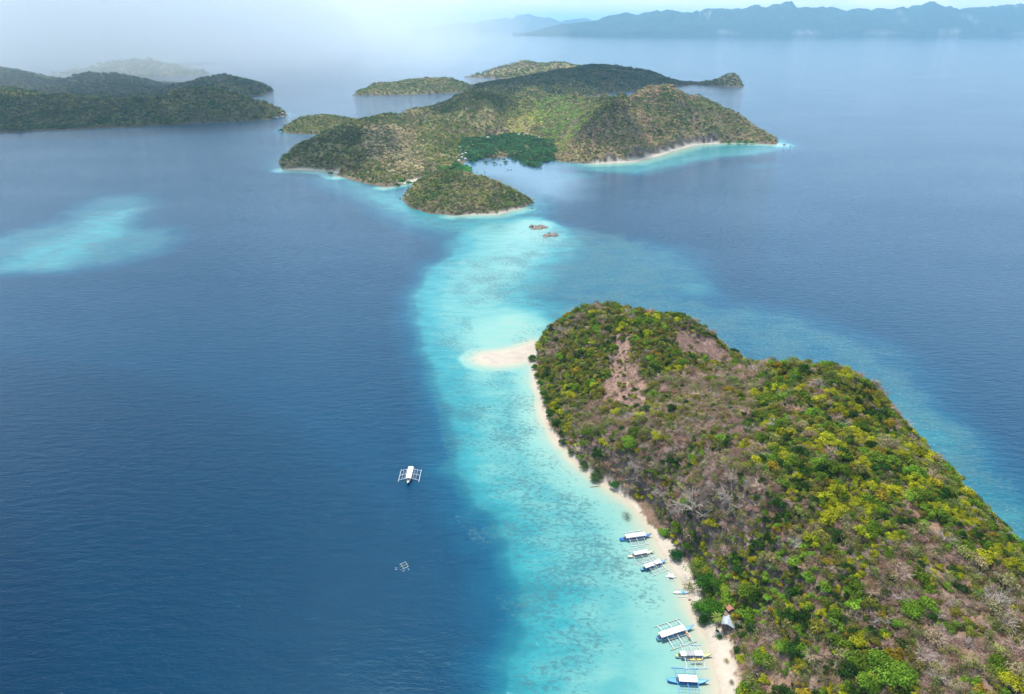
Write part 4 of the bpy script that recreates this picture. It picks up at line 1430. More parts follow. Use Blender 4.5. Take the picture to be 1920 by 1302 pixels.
palm(1343, 1180, 6.0, 'coconut palm with drooping yellow-green fronds beside the grey-roofed hut', 1.25)

# mangrove thicket of the bay: countless crowns over the tidal flat
for nm, poly, sp, s0, col_, lab in (
        ('mangrove_thicket', [(866, 278), (880, 266), (915, 262), (960, 257), (1005, 261), (1032, 266), (1042, 282), (1036, 303), (1012, 308), (1003, 314), (988, 311), (975, 303), (962, 297), (952, 291), (945, 287), (938, 294), (925, 296), (912, 302), (898, 301), (892, 309), (878, 308), (868, 296)], 5.0, 4.2,
         (.06, .15, .055), 'dark green mangrove thicket filling the head of the bay'),
        ('mangrove_belt', [(782, 352), (800, 332), (820, 322), (850, 315), (872, 312), (884, 318), (872, 326), (852, 330), (820, 334), (800, 348)], 4.2, 3.4,
         (.08, .25, .055), 'bright green mangrove belt between the islet and the main island')):
    pg = GP(poly)
    r_ = np.random.default_rng(31)
    x0, y0 = pg.min(0)
    x1, y1 = pg.max(0)
    gx, gy = np.meshgrid(np.arange(x0, x1, sp), np.arange(y0, y1, sp))
    gx = gx + r_.uniform(-.45, .45, gx.shape) * sp
    gy = gy + r_.uniform(-.45, .45, gx.shape) * sp
    gx, gy = gx.ravel(), gy.ravel()
    sd = sdf_poly(gx, gy, pg) + (fbm(gx, gy, 25, 3, 8) - .5) * 36
    hole = sdf_poly(gx, gy, GP([(982, 273), (990, 275), (996, 283), (988, 287), (982, 281)])) if nm == 'mangrove_thicket' else np.full(gx.shape, -99.0)
    k = (sd > 0) & (hole < 0)
    gx, gy = gx[k], gy[k]
    gz = np.maximum(T_main.sample(T_main.Z, gx, gy), 0)
    m_ = len(gx)
    s_ = s0 * r_.uniform(.8, 1.25, m_) * (.8 + .5 * fbm(gx, gy, 30, 2, 4))
    scatter(nm, np.stack([gx, gy, gz - .2], 1), np.stack([s_, s_, s_ * .8], 1), np.stack([gx * 0, gx * 0, r_.uniform(0, 6.28, m_)], 1),
            np.array(col_) * r_.uniform(.7, 1.35, (m_, 1)) * (.45 + 1.1 * fbm(gx, gy, 26, 3, 14))[:, None], r_.integers(0, 4, m_), FS, lab)

for q, (px, py, s_) in enumerate(((912, 306, 3.4), (908, 305, 2.2), (925, 300, 2.6), (929, 297, 3.6), (927, 308, 3.4), (936, 299, 2.8), (945, 301, 3.4), (953, 296, 3.0), (950, 305, 3.6), (947, 307, 2.4),
                                  (960, 301, 3.0), (938, 310, 1.8), (932, 309, 1.8), (883, 325, 1.6), (886, 330, 1.8), (909, 324, 1.6), (894, 324, 1.2), (1000, 313, 2.6), (1021, 303, 2.4), (621, 328, 4.2), (528, 248, 5.0), (522, 247, 3.0), (607, 257, 4.5))):
    x_, y_, z_ = spot(px, py)
    lab, grp = ('small mangrove tree standing alone in the pale water of the bay', 'lone mangroves in the bay') if q < 19 else \
        (('dark mangrove tree in the water off the small beach of the main island', None) if q == 19 else
         [('rounded mangrove off the tip of the low headland', None), ('tiny outermost mangrove off the tip of the low headland', None), ('mangrove at the inner corner of the low headland', None)][q - 20])
    make_tree(x_, y_, 0.0, s_, (.06 + .05 * (q % 3 == 0), .15, .06), lab, grp, crown=random.choice(CROWNS), name='mangrove_tree')
for px, py, s_, lab in ((1235, 271, 7, 'dark green shore tree at the middle of the curved beach under the twin peaks'), (1366, 271, 6, 'bright green mangrove at the right beach of the main island'),
                        (1386, 271, 7, 'left part of the long green mangrove row by the eastern cape'), (1397, 271, 7, 'middle of the long green mangrove row by the eastern cape'), (1408, 271, 6, 'right part of the long green mangrove row by the eastern cape'),
                        (752, 345, 6, 'light green bush on the pale shore below the dry spur'), (766, 347, 5, 'green bush at the notch between spur and islet'), (745, 350, 5, 'dark bush at the foot of the dry spur')):
    x_, y_, z_ = spot(px, py)
    make_tree(x_, y_, max(z_, 0), s_, (.09, .24, .05) if 'dark' not in lab else (.05, .12, .04), lab, None, crown=random.choice(CROWNS), name='shore_tree')

# ------------------------------------------------------------------ rocks
M_ROCK, T_, o_ = new_mat('weathered_rock')
g_ = T_.n('ShaderNodeNewGeometry')
nz_ = T_.noise(g_.outputs['Position'], 0.9, 6, 0.7)
b_ = T_.n('ShaderNodeBsdfPrincipled')
b_.inputs['Roughness'].default_value = 0.9
T_.l(T_.ramp(nz_, [(0.35, (.06, .045, .04)), (0.5, (.22, .15, .12)), (0.66, (.42, .31, .25))]), b_.inputs['Base Color'])
bp_ = T_.n('ShaderNodeBump')
bp_.inputs['Distance'].default_value = 0.6
T_.l(nz_, bp_.inputs['Height'])
T_.l(bp_.outputs[0], b_.inputs['Normal'])
T_.l(b_.outputs[0], o_.inputs[0])


def rock_mesh(name, rng, lumps, rx, ry, rz):
    bm_v, bm_f = [], []
    import bmesh
    for k in range(lumps):
        bm = bmesh.new()
        bmesh.ops.create_icosphere(bm, subdivisions=3, radius=1)
        cx, cy = rng.uniform(-1, 1) * rx * .7, rng.uniform(-1, 1) * ry * .7
        sx, sy, sz = rx * rng.uniform(.25, .5), ry * rng.uniform(.3, .6), rz * rng.uniform(.45, 1.0)
        if lumps == 1:
            cx = cy = 0
            sx, sy, sz = rx, ry, rz
        off = len(bm_v)
        for v in bm.verts:
            c = v.co
            w = 1 + 0.55 * (float(fbm(np.array([c.x * 2 + k * 5]), np.array([c.y * 2 + c.z * 1.7]), 1.0, 4, 50 + k)[0]) - .5)
            bm_v.append((cx + c.x * sx * w, cy + c.y * sy * w, c.z * sz * w))
        bm.verts.index_update()
        for f in bm.faces:
            bm_f.append([v.index + off for v in f.verts])
        bm.free()
    me = np_mesh(name, bm_v, bm_f)
    me.materials.append(M_ROCK)
    return me


rr_ = np.random.default_rng(3)
for px, py, rx, ry, rz, n_, lab in ((1010, 427, 11, 8, 3.6, 9, 'upper brown rock outcrop breaking the pale shoal below the islet'), (1031, 442, 10.5, 6.5, 2.8, 8, 'lower brown rock outcrop breaking the pale shoal below the islet')):
    x_, y_, _ = G(px, py, 0)
    o = bpy.data.objects.new('rock_outcrop', rock_mesh('rock_outcrop', rr_, n_, rx, ry, rz))
    o.location = (x_, y_, -.3)
    o.rotation_euler = (0, 0, 0.35)
    tag(link(o), lab, 'rock')
    for k in range(3):
        make_tree(x_ + rr_.uniform(-5, 3), y_ + rr_.uniform(0, 4), 1.6, 1.0, (.08, .12, .04), f'low bush growing on the {"upper" if py < 435 else "lower"} rock outcrop', 'bushes on the rock outcrops', 'bush', name='leafy_bush')
for px, py, s_, lab in ((992, 383, 3.2, 'small dark rock off the pointed tip of the islet'), (997, 391, 2.4, 'low flat rock in the water beyond the islet tip'), (1471, 272, 4, 'small rock just off the eastern cape'), (1483, 274, 2.6, 'outermost tiny rock off the eastern cape'),
                        (752, 373, 3, 'dark rock at the left end of the islet'), (1700, 812, 4.5, 'pale boulder at the water below the eastern ridge'), (1722, 828, 5, 'largest pale boulder at the water below the eastern ridge'),
                        (1382, 676, 5, 'reddish boulder at the edge of the bare rock slope'), (1276, 1018, 1.0, 'white lump lying at the scrub edge above the round tree'), (1290, 1026, 1.1, 'pale grey lump in the scrub above the shore grove'),
                        (1336.5, 1194.5, .35, 'left of two tiny dark stones on the white sand'), (1340.5, 1194.5, .35, 'right of two tiny dark stones on the white sand'), (1293, 1125, .8, 'dark rock at the water edge beside the shore grove')):
    x_, y_, z_ = spot(px, py)
    o = bpy.data.objects.new('boulder', rock_mesh('boulder', rr_, 1 if s_ < 2 else 3, s_, s_ * .7, s_ * .6))
    o.location = (x_, y_, z_)
    if 'white' in lab[:6] or 'pale grey' in lab:
        o.data.materials[0] = plain('bleached_lump', (.62, .62, .62), .8)
    tag(link(o), lab, 'rock')
# driftwood
V, F, C = [], [], []
rw = np.random.default_rng(8)
strip(V, F, C, (-3, 0, .1), (3, .6, .5), .28, .14, 1, rw)
strip(V, F, C, (0.5, .3, .2), (2.2, 2.2, 1.0), .14, .05, 1, rw)
strip(V, F, C, (-1, .2, .2), (-2.2, 1.8, .9), .12, .05, 1, rw)
me = np_mesh('driftwood', V, F)
me.materials.append(plain('bleached_wood', (.38, .30, .24), .85))
o = bpy.data.objects.new('driftwood', me)
o.location = (*G(1116, 914)[:2], 0)
tag(link(o), 'bleached fallen trunk lying in the shallows by the narrow beach', 'driftwood')

# ------------------------------------------------------------------ mesh collector for built things
class MB:
    def __init__(self):
        self.v, self.f = [], []

    def box(self, c, s, rz=0.0, taper=1.0):
        i = len(self.v)
        cr, sr = math.cos(rz), math.sin(rz)
        for dz in (-1, 1):
            k = taper if dz > 0 else 1.0
            for dx, dy in ((-1, -1), (1, -1), (1, 1), (-1, 1)):
                x, y = dx * s[0] / 2 * k, dy * s[1] / 2 * k
                self.v.append((c[0] + x * cr - y * sr, c[1] + x * sr + y * cr, c[2] + dz * s[2] / 2))
        for q in ((0, 3, 2, 1), (4, 5, 6, 7), (0, 1, 5, 4), (1, 2, 6, 5), (2, 3, 7, 6), (3, 0, 4, 7)):
            self.f.append(tuple(i + a for a in q))
        return self

    def tube(self, pts, r, n=6):
        pts = [np.array(p, float) for p in pts]
        rs = r if isinstance(r, (list, tuple)) else [r] * len(pts)
        i0 = len(self.v)
        for k, p in enumerate(pts):
            d = pts[min(k + 1, len(pts) - 1)] - pts[max(k - 1, 0)]
            d /= np.linalg.norm(d) + 1e-9
            u = np.cross(d, (0, 0, 1.0)) if abs(d[2]) < .9 else np.cross(d, (1.0, 0, 0))
            u /= np.linalg.norm(u)
            w = np.cross(d, u)
            for j in range(n):
                a = 2 * math.pi * j / n
                self.v.append(tuple(p + (u * math.cos(a) + w * math.sin(a)) * rs[k]))
        for k in range(len(pts) - 1):
            for j in range(n):
                a, b = i0 + k * n + j, i0 + k * n + (j + 1) % n
                self.f.append((a, b, b + n, a + n))
        self.f.append(tuple(i0 + j for j in range(n))[::-1])
        self.f.append(tuple(i0 + (len(pts) - 1) * n + j for j in range(n)))
        return self

    def grid(self, rows, closed=False):
        """rows: list of equal length point lists"""
        i = len(self.v)
        m = len(rows[0])
        for r in rows:
            self.v += [tuple(p) for p in r]
        for a in range(len(rows) - 1):
            for b in range(m if closed else m - 1):
                c = (b + 1) % m
                self.f.append((i + a * m + b, i + a * m + c, i + (a + 1) * m + c, i + (a + 1) * m + b))
        return self

    def build(self, name, mat, parent=None, smooth=False):
        me = bpy.data.meshes.new(name)
        me.from_pydata(self.v, [], self.f)
        if smooth:
            for p in me.polygons:
                p.use_smooth = True
        me.materials.append(mat)
        return link(bpy.data.objects.new(name, me), parent)


_mc = {}


def paint(name, col, rough=.5):
    if name not in _mc:
        _mc[name] = plain(name, col, rough, .16, 1.2)
    return _mc[name]


WHITE, BLUE, SKY, CREAM = paint('white_paint', (.72, .72, .74)), paint('blue_paint', (.03, .14, .48)), paint('light_blue_paint', (.13, .38, .68)), paint('cream_paint', (.66, .62, .45))
GREY, YELLOW, LIME, NAVY = paint('grey_tarp', (.36, .35, .37)), paint('yellow_plastic', (.72, .50, .12)), paint('lime_paint', (.50, .62, .22)), paint('navy_paint', (.02, .05, .22))
CANVAS, WOOD, ORANGE, DARK = paint('white_canvas', (.78, .76, .77), .7), paint('bamboo', (.52, .46, .36), .7), paint('orange_plastic', (.75, .28, .12)), paint('dark_interior', (.05, .06, .07))
PALEBLUE, PURPLE, TEAL = paint('pale_blue_paint', (.42, .62, .78)), paint('purple_trim', (.16, .10, .28)), paint('dark_green_paint', (.05, .12, .10))


def hull_rows(L, B, sheer, keel=-.45, deck=.75, n=21, stern=.45):
    rows, top = [], []
    for k in range(n):
        t = k / (n - 1)
        s = 2 * t - 1
        w = B / 2 * max(0.03, (1 - abs(s) ** 2.6) if s > 0 else (1 - (1 - stern) * abs(s) ** 3))
        h = deck + sheer * max(0, s) ** 3 * 1.0 + sheer * .45 * max(0, -s) ** 3
        kz = keel * (1 - abs(s) ** 4) + (h - .35) * abs(s) ** 6 if s > 0 else keel * (1 - .6 * abs(s) ** 4)
        x = s * L / 2
        rows.append([(x, w, h), (x, w * .86, kz + (h - kz) * .42), (x, 0, kz), (x, -w * .86, kz + (h - kz) * .42), (x, -w, h)])
        top.append((x, w, h))
    return rows, top


def make_boat(name, bow, stern, label, span, hull=WHITE, ends=None, deck=WHITE, arm=WHITE, float_=WHITE, canopy=(), cabin=None, fl=.62, nb=3, fx=0.0,
              group='outrigger boats moored at the beach', beam=None, cat='boat', cz=2.35, cw=None, lattice=True, rail=True, bz=.8, stretch=1.0, lat2=2):
    b, s = np.array(G(*bow, .8)[:2]), np.array(G(*stern, .8)[:2])
    L = float(np.linalg.norm(b - s)) * stretch
    c = (b + s) / 2
    rz = math.atan2(b[1] - s[1], b[0] - s[0])
    B = beam or L * .125
    r = empty(name, (c[0], c[1], 0), rz)
    sh = L * .075
    k_ = L / 16.0
    rows, top = hull_rows(L, B, sh, -.4 * k_, .75 * k_)
    MB().grid(rows).build('hull', hull, r, True)
    # deck sheets
    h0 = [[(x, w * .96, h - .06 * k_), (x, -w * .96, h - .06 * k_)] for (x, w, h) in top]
    MB().grid(h0).build('deck', deck, r)
    rim = MB()
    rim.tube([(x, w, h + .02) for x, w, h in top], .055 * max(k_, .6))
    rim.tube([(x, -w, h + .02) for x, w, h in top], .055 * max(k_, .6))
    rim.build('gunwale', ends or hull, r)
    if ends:
        e = [[(x, w * .9, h), (x, 0, h + .10 * k_), (x, -w * .9, h)] for (x, w, h) in top[15:]]
        MB().grid(e).build('foredeck', ends, r)
        e = [[(x, w * .9, h), (x, 0, h + .08 * k_), (x, -w * .9, h)] for (x, w, h) in top[:4]]
        MB().grid(e).build('stern_deck', ends, r)
    MB().tube([(L / 2 - .6 * k_, 0, top[-1][2] - .1), (L / 2 + .05 * L, 0, top[-1][2] + .35 * k_)], [.09 * k_, .04 * k_]).build('bowsprit', ends or hull, r)
    # canopy on posts
    W_ = cw or B * 1.25
    for (a0, a1, m) in canopy:
        x0, x1 = (a0 - .5) * L, (a1 - .5) * L
        rws = []
        for x in np.linspace(x0, x1, 5):
            sag = .05 * math.sin(math.pi * (x - x0) / (x1 - x0))
            rws.append([(x, y * W_ / 2, cz * k_ + .28 * k_ * (1 - y * y) - sag) for y in (-1, -.6, 0, .6, 1)])
        cn = MB().grid(rws)
        cn.grid([[(p[0], p[1], p[2] - .08) for p in rw] for rw in rws])
        cn.build('canopy', m, r)
        ps = MB()
        for x in (x0 + .15, (x0 + x1) / 2, x1 - .15):
            for y in (-1, 1):
                ps.tube([(x, y * W_ * .47, .5 * k_), (x, y * W_ * .47, cz * k_)], .05 * k_ + .01, 4)
        ps.build('canopy_posts', arm, r)
        sd = MB()
        for y in (-1, 1):
            sd.box(((x0 + x1) / 2, y * B * .47, 1.0 * k_), ((x1 - x0) * .96, .06, .5 * k_))
        sd.build('side_board', cabin or PURPLE, r)
    if canopy:
        x0, x1 = (canopy[0][0] - .5) * L, (canopy[-1][1] - .5) * L
        bn = MB()
        for x in np.arange(x0 + .5, x1 - .4, 1.1 * k_):
            bn.box((x, 0, .95 * k_), (.35 * k_, B * .8, .12))
        bn.build('bench', WOOD, r)
        MB().box((x0 - .35 * k_, 0, 1.25 * k_), (.9 * k_, B * .55, .9 * k_)).build('engine_box', DARK, r)
    # outriggers
    xs = [fx * L + L * (fl * (i / (nb - 1) - .5)) * .82 for i in range(nb)]
    rb_ = .105 * max(k_, .55)
    for x in xs:
        pts = []
        for t in np.linspace(-1, 1, 13):
            z = .35 + (bz * k_ + .35) * (1 - abs(t) ** 2.2)
            pts.append((x, t * span / 2, z))
        MB().tube(pts, rb_, 6).build('crossbeam', arm, r)
    for sg in (-1, 1):
        f0, f1 = fx * L - fl * L / 2, fx * L + fl * L / 2
        f = MB().tube([(f0 - .03 * L, sg * span / 2, .32), (f0, sg * span / 2, .2), ((f0 + f1) / 2, sg * span / 2, .12), (f1, sg * span / 2, .22), (f1 + .05 * L, sg * span / 2, .55)],
                      [.07 * k_, .14 * max(k_, .6), .15 * max(k_, .6), .13 * max(k_, .6), .05 * k_])
        f.build('outrigger_float', float_, r)
        if lattice:
            la = MB()
            for q in range(lat2):
                y = sg * (B / 2 + (span / 2 - B / 2) * (.28 + .34 * q))
                zz = .35 + (bz * k_ + .35) * (1 - abs(y / (span / 2)) ** 2.2) + rb_
                la.tube([(xs[0] - .3, y, zz), (xs[-1] + .3, y, zz)], .055 * max(k_, .6), 4)
            y0, y1 = sg * B / 2, sg * (B / 2 + (span / 2 - B / 2) * .62)
            for x in np.linspace(xs[0], xs[-1], 2 * nb + 1)[1:-1]:
                zz = .35 + (bz * k_ + .35) * (1 - abs(y1 / (span / 2)) ** 2.2) + rb_
                la.tube([(x, y0, .8 * k_), (x, y1, zz)], .04 * max(k_, .6), 4)
            la.build('lattice_rail', arm, r)
    tag(r, label, cat, group)
    return r, L, B, k_


make_boat('outrigger_boat', (1221, 1004), (1162, 1012), 'uppermost beached outrigger boat with white two-piece awning and blue bow and stern', 10.0, hull=SKY, ends=BLUE, canopy=((.18, .50, CANVAS), (.51, .80, CANVAS)), cabin=NAVY, fl=.55)
make_boat('outrigger_boat', (1226, 1034), (1177, 1044), 'cream-hulled outrigger boat with white awning, second down the beach', 10.2, hull=CREAM, ends=CREAM, canopy=((.22, .72, CANVAS),), cabin=PURPLE, fl=.74, nb=3, fx=-.02)
make_boat('outrigger_boat', (1249, 1051), (1202, 1069), 'dark blue outrigger boat with white awning split by a gap, third down the beach', 9.8, hull=BLUE, ends=SKY, canopy=((.13, .48, CANVAS), (.52, .74, CANVAS)), cabin=NAVY, fl=.6, fx=.02)
make_boat('outrigger_canoe', (1268, 1081), (1248, 1079), 'tiny white canopied outrigger canoe close to the sand above the shore grove', 4.6, canopy=((.28, .72, CANVAS),), fl=.55, nb=2, group='small outrigger canoes near the shore', beam=.9, cw=2.2, lattice=False, cz=3.4)
r, L, B, k_ = make_boat('outrigger_canoe', (1292, 1110), (1262, 1110), 'small white outrigger canoe with a bright blue tarp in front of the shore grove', 4.9, fl=.62, nb=3, group='small outrigger canoes near the shore', beam=1.3, lattice=False, bz=.5)
tp = MB()
tp.grid([[(x, y * .72, .62 + .30 * (1 - y * y) * (1 - (abs(x - 1.0) / 1.5) ** 3)) for y in (-1, -.5, 0, .5, 1)] for x in np.linspace(-.35, 2.3, 7)])
tp.build('blue_tarp', SKY, r)
cv_ = MB()
cv_.grid([[(x, y * .66, .64 + .16 * (1 - y * y)) for y in (-1, -.5, 0, .5, 1)] for x in np.linspace(-2.6, -.4, 5)])
cv_.build('white_cover', CANVAS, r)
big, Lb, Bb, kb = make_boat('outrigger_boat', (1300, 1176), (1231, 1199), 'long outrigger boat with one long white awning, pale blue bow and bamboo floats', 12.6, hull=PALEBLUE, ends=SKY, canopy=((.08, .40, CANVAS), (.402, .74, CANVAS)), cabin=NAVY, arm=CANVAS, float_=WOOD, fl=.64, fx=.0)
lim, Ll, Bl, kl = make_boat('outrigger_boat', (1335, 1229), (1266, 1230), 'lime green outrigger boat with white and grey striped awning sections', 11.2, hull=WHITE, ends=LIME, canopy=((.13, .28, CANVAS), (.282, .52, GREY), (.522, .74, CANVAS)), cabin=PURPLE, arm=CANVAS, float_=PALEBLUE, fl=.58, fx=-.03)
make_boat('outrigger_boat', (1328, 1279), (1251, 1275), 'bright blue outrigger boat with blue outrigger frames and white awning at the bottom', 12.4, hull=BLUE, deck=SKY, ends=SKY, canopy=((.27, .49, CANVAS), (.492, .72, CANVAS)), cabin=NAVY, arm=SKY, float_=SKY, fl=.6, fx=-.02, beam=2.5)
make_boat('outrigger_boat', (764, 909), (772, 876), 'white outrigger boat with long white cabin roof anchored alone in the deep blue water', 11.4, canopy=((.12, .45, CANVAS), (.452, .78, CANVAS)), cabin=CREAM, ends=CREAM, fl=.66, fx=-.05, group=None, cw=3.0, lat2=2)
make_boat('outrigger_canoe', (766, 1055), (749, 1062), 'small outrigger canoe with dark wooden hull motoring across open water', 3.3, hull=TEAL, deck=TEAL, fl=.62, nb=2, group=None, beam=.9, lattice=False, bz=.4)
make_boat('outrigger_canoe', (960, 318), (951, 318.5), 'tiny dark canoe on the pale water of the far bay', 4.5, hull=DARK, deck=DARK, fl=.5, nb=2, group=None, beam=1.4, lattice=False, bz=.5)


def kayak(par, off, rz, mat, label, L=3.6, tilt=0.0):
    m = par.matrix_basis @ Vector((*off, 1)) if False else None
    a = par.rotation_euler[2]
    x = par.location[0] + off[0] * math.cos(a) - off[1] * math.sin(a)
    y = par.location[1] + off[0] * math.sin(a) + off[1] * math.cos(a)
    rows, top = hull_rows(L, .75, .18, 0.0, .34, 13, .1)
    k = MB().grid(rows)
    k.grid([[(p[0], p[1] * .97, p[2] + .02), (p[0], 0, p[2] + .10), (p[0], -p[1] * .97, p[2] + .02)] for p in top])
    o = k.build('kayak', mat, None, True)
    o.location = (x, y, off[2])
    o.rotation_euler = (0, tilt, a + rz)
    MB().box((0, 0, .43), (.9, .42, .04)).build('seat', DARK, o)
    return tag(o, label, 'kayak')


kayak(big, (4.0, -3.1, 1.45), 1.55, ORANGE, 'orange kayak lying across the outrigger beams of the long white-awning boat', 3.6)
kayak(lim, (.2, -2.75, 1.5), 0.0, YELLOW, 'yellow kayak lying on the outrigger beams of the lime green boat', 5.6)

# wake of the moving canoe: thin lines of foam
FOAM = paint('foam', (.60, .68, .74))
fm = MB()
rf_ = np.random.default_rng(4)
for k in range(16):
    px, py = (758 + rf_.uniform(-9, 9), 1066 + rf_.uniform(-2, 6)) if k < 10 else (744 + rf_.uniform(-4, 4), 1067 + rf_.uniform(-4, 4))
    x_, y_, _ = G(px, py, 0)
    l_ = rf_.uniform(.1, .28)
    fm.grid([[(x_ - l_, y_, .03), (x_ - l_ * .4, y_ + .14, .05)], [(x_ + l_ * .3, y_ - .1, .05), (x_ + l_, y_ + .05, .03)]])
tag(fm.build('foam', FOAM), 'broken white foam around the small canoe', kind='stuff')

# ------------------------------------------------------------------ huts of the beach and the village
RUST, TIN, THATCH, PLANK = paint('rusty_sheet', (.34, .15, .09), .8), paint('grey_tin', (.38, .41, .46), .6), paint('brown_thatch', (.22, .16, .13), .95), paint('dark_planks', (.12, .09, .07), .9)


def hut(px, py, w, l, h, rz, wall, roof, label, group=None, name='hut', ridge=1.0, door=True, cat='hut', porch=None):
    x, y, z = spot(px, py)
    r = empty(name, (x, y, z), rz)
    MB().box((0, 0, h / 2 - .2), (w * .86, l * .9, h + .4)).build('wall', wall, r)
    m = MB()
    for s in (-1, 1):
        n_ = 9
        rows = []
        for j in range(n_):
            yy = -l / 2 + l * j / (n_ - 1)
            cor = .03 * (j % 2)
            rows.append([(0, yy, h + ridge + cor), (s * w * .3, yy, h + ridge * .52 + cor), (s * w / 2 * 1.08, yy, h - .05 + cor)])
        m.grid(rows)
        m.grid([[(p[0], p[1], p[2] - .1) for p in rw] for rw in rows])
    m.build('roof', roof, r)
    g_ = MB()
    for e in (-1, 1):
        i = len(g_.v)
        g_.v += [(-w * .43, e * l * .45, h - .1), (w * .43, e * l * .45, h - .1), (0, e * l * .45, h + ridge * .93)]
        g_.f.append((i, i + 1, i + 2))
    g_.build('gable', wall, r)
    if door:
        MB().box((0, -l * .45 - .03, .95), (.9, .08, 1.9)).build('door', DARK, r)
        MB().box((-w * .43 - .03, 0, 1.3), (.08, .8, .7)).build('window', DARK, r)
    if porch:
        MB().box((w * .5 + .9, 0, h - .35), (2.2, l * .8, .09)).build('porch_roof', porch, r)
        p = MB()
        for yy in (-l * .36, l * .36):
            p.tube([(w * .5 + 1.8, yy, -.2), (w * .5 + 1.8, yy, h - .38)], .07, 5)
        p.build('porch_post', PLANK, r)
    return tag(r, label, cat, group)


hut(1366, 1145, 3.2, 4.6, 2.3, .25, PLANK, RUST, 'small hut with rust-red gabled roof behind the shore grove', ridge=.9)
hut(1364, 1173, 4.6, 5.4, 2.2, -.45, PLANK, TIN, 'hut with grey tin gabled roof beside the palm', ridge=1.1, porch=TIN)
hut(1362, 1157, 3.0, 2.2, 1.9, 1.2, PLANK, THATCH, 'low brown shed squeezed between the rust-roofed and grey-roofed huts', ridge=.5, name='shed', cat='shed', door=False)
bl = MB().tube([(0, 0, 0), (0, 0, .15), (0, 0, .9), (0, 0, 1.0)], [.42, .46, .46, .40], 12).build('barrel', BLUE)
bl.location = spot(1381, 1171)
MB().tube([(0, 0, 1.0), (0, 0, 1.04)], .36, 12).build('lid', SKY, bl)
tag(bl, 'blue barrel in the bushes right of the grey-roofed hut', 'barrel')
for q, (px, py, w, l, c, lab) in enumerate((
        (862, 279, 8, 7, 'w', 'highest white-roofed house at the left edge of the mangrove thicket'), (868.5, 292, 8, 6, 'g', None), (873.5, 290, 7, 6, 'w', None), (867, 298, 8, 6, 'g', None), (860.5, 304, 8, 7, 'w', None),
        (857, 298, 6, 6, 'r', None), (873, 300.5, 7, 5, 'w', None), (864, 287, 6, 6, 'g', None),
        (915.6, 260.5, 11, 8, 'w', 'white-roofed house below the bare grey scar behind the mangroves'), (968, 256.5, 9, 7, 'w', None), (973, 254.5, 12, 8, 'w', None), (982, 255.5, 10, 8, 'g', None), (990, 253.5, 10, 8, 'r', None), (996, 257, 9, 7, 'w', None),
        (1010.5, 260.5, 8, 7, 'w', 'rightmost small white house behind the mangrove thicket'),
        (527, 214, 15, 9, 'w', None), (520, 218.5, 12, 9, 'w', None), (531, 217, 9, 8, 'r', None), (515, 221, 10, 8, 'g', None), (577, 250, 9, 7, 'w', 'tiny white house on the shore of the low headland'))):
    if lab is None:
        rn = {'w': 'white', 'g': 'grey', 'r': 'pinkish'}[c]
        where = 'in the shore village left of the mangroves' if q < 8 else ('in the hamlet behind the mangrove thicket' if q < 15 else 'at the tip of the left headland')
        lab, grp = f'small house with {rn} roof {where}', f'{rn}-roofed houses {where}'
    else:
        grp = None
    hut(px, py, w * .72, l * .72, 2.6, (q * .7) % 1.5, paint('plaster', (.5, .47, .43), .8), {'w': paint('pale_roof', (.50, .50, .50), .8), 'g': TIN, 'r': paint('faded_red_roof', (.45, .28, .22), .8)}[c], lab, grp, name='house', ridge=1.8, door=False, cat='house')

# ------------------------------------------------------------------ air
def box_mesh(name, x0, x1, y0, y1, z0, z1):
    V = [(x0, y0, z0), (x1, y0, z0), (x1, y1, z0), (x0, y1, z0), (x0, y0, z1), (x1, y0, z1), (x1, y1, z1), (x0, y1, z1)]
    F = [(0, 3, 2, 1), (4, 5, 6, 7), (0, 1, 5, 4), (1, 2, 6, 5), (2, 3, 7, 6), (3, 0, 4, 7)]
    return np_mesh(name, V, F)


def air_mat(name, col, dens, aniso):
    m, T, out = new_mat(name)
    v = T.n('ShaderNodeVolumePrincipled')
    v.inputs['Color'].default_value = col + (1,)
    v.inputs['Density'].default_value = dens
    v.inputs['Anisotropy'].default_value = aniso
    T.l(v.outputs[0], out.inputs['Volume'])
    return m


hz = box_mesh('haze', -70000, 70000, -65000, 70000, -8, 760)
hz.materials.append(air_mat('haze_air', (.45, .77, 1.0), 4.8e-5, 0.3))
tag(link(bpy.data.objects.new('haze', hz)), 'pale blue sea haze', kind='stuff')


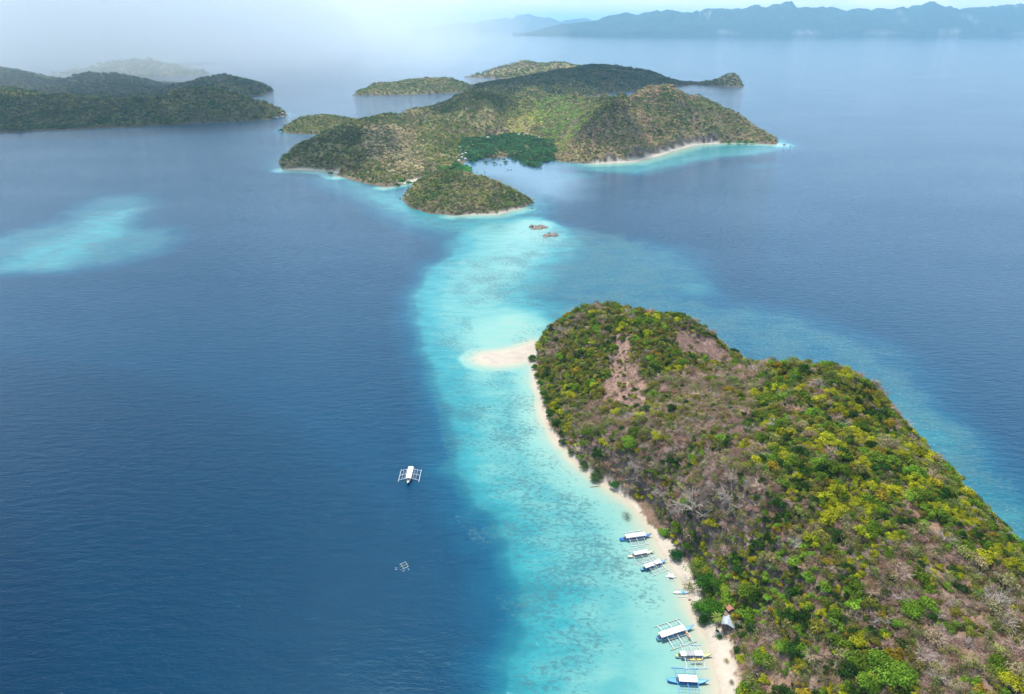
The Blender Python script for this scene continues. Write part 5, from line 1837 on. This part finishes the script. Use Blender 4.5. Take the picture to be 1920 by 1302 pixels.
def ellipsoid(name, c, r, seg=48):
    V, F = [], []
    rows = seg // 2
    for i in range(rows + 1):
        th = math.pi * i / rows
        for j in range(seg):
            a = 2 * math.pi * j / seg
            V.append((c[0] + r[0] * math.sin(th) * math.cos(a), c[1] + r[1] * math.sin(th) * math.sin(a), max(c[2] + r[2] * math.cos(th), -6.0)))
    for i in range(rows):
        for j in range(seg):
            F.append((i * seg + j, (i + 1) * seg + j, (i + 1) * seg + (j + 1) % seg, i * seg + (j + 1) % seg))
    return np_mesh(name, V, F)

for i, (c, r, dn) in enumerate((((-3400, 7200, 250), (3600, 3600, 600), 1.5e-4), ((-2700, 4350, 150), (3050, 2550, 560), 9.0e-4), ((-7200, 11500, 250), (7000, 5200, 600), 1.2e-4))):
    for kq, (sc_, wq) in enumerate(((1.0, .10), (.92, .16), (.83, .22), (.72, .26), (.6, .26)) if i == 1 else ((1.0, .4), (.75, .6))):
        e = ellipsoid('rain_shower', (c[0], c[1], c[2] + 3 * kq), (r[0] * sc_, r[1] * sc_, min(r[2], 480) - 12 * kq))
        e.materials.append(air_mat('rain_air', (.95, .98, 1.0), dn * wq, 0.3))
        tag(link(bpy.data.objects.new('rain_shower', e)), 'soft pale veil of rain over the strait at the left', kind='stuff')

# ------------------------------------------------------------------ clouds above the frame: they shade the hills, a thin added pair dims the near sea
CLOUD_AIR = air_mat('cloud_air', (1, 1, 1), 0.007, 0.2)
kx, ky = -math.sin(-SUN_AZ) / math.tan(SUN_EL), math.cos(SUN_AZ) / math.tan(SUN_EL)
SEA_SHADE_AIR = air_mat('sea_shade_air', (1, 1, 1), 0.0030, 0.2)
for i, (gx, gy, rx, ry) in enumerate(((-420, 90, 420, 380), (-430, 60, 300, 270), (-1150, 1800, 620, 260), (-1750, 1750, 700, 330), (-330, 1330, 120, 190), (180, 2950, 420, 420), (560, 2900, 300, 260),
                                      (-80, 1800, 150, 130), (200, 1375, 62, 78), (-1300, 2620, 600, 230)
                                      )):
    h = 1080
    V = ellipsoid('cloud', (gx + kx * h, gy + ky * h, h), (rx, ry, 170))
    V.materials.append(SEA_SHADE_AIR if i < 2 else CLOUD_AIR)  # first two are added out of view to darken the near-left water
    tag(link(bpy.data.objects.new('cloud', V)), 'low unseen clouds placed to shade the hills and the near sea', kind='stuff')
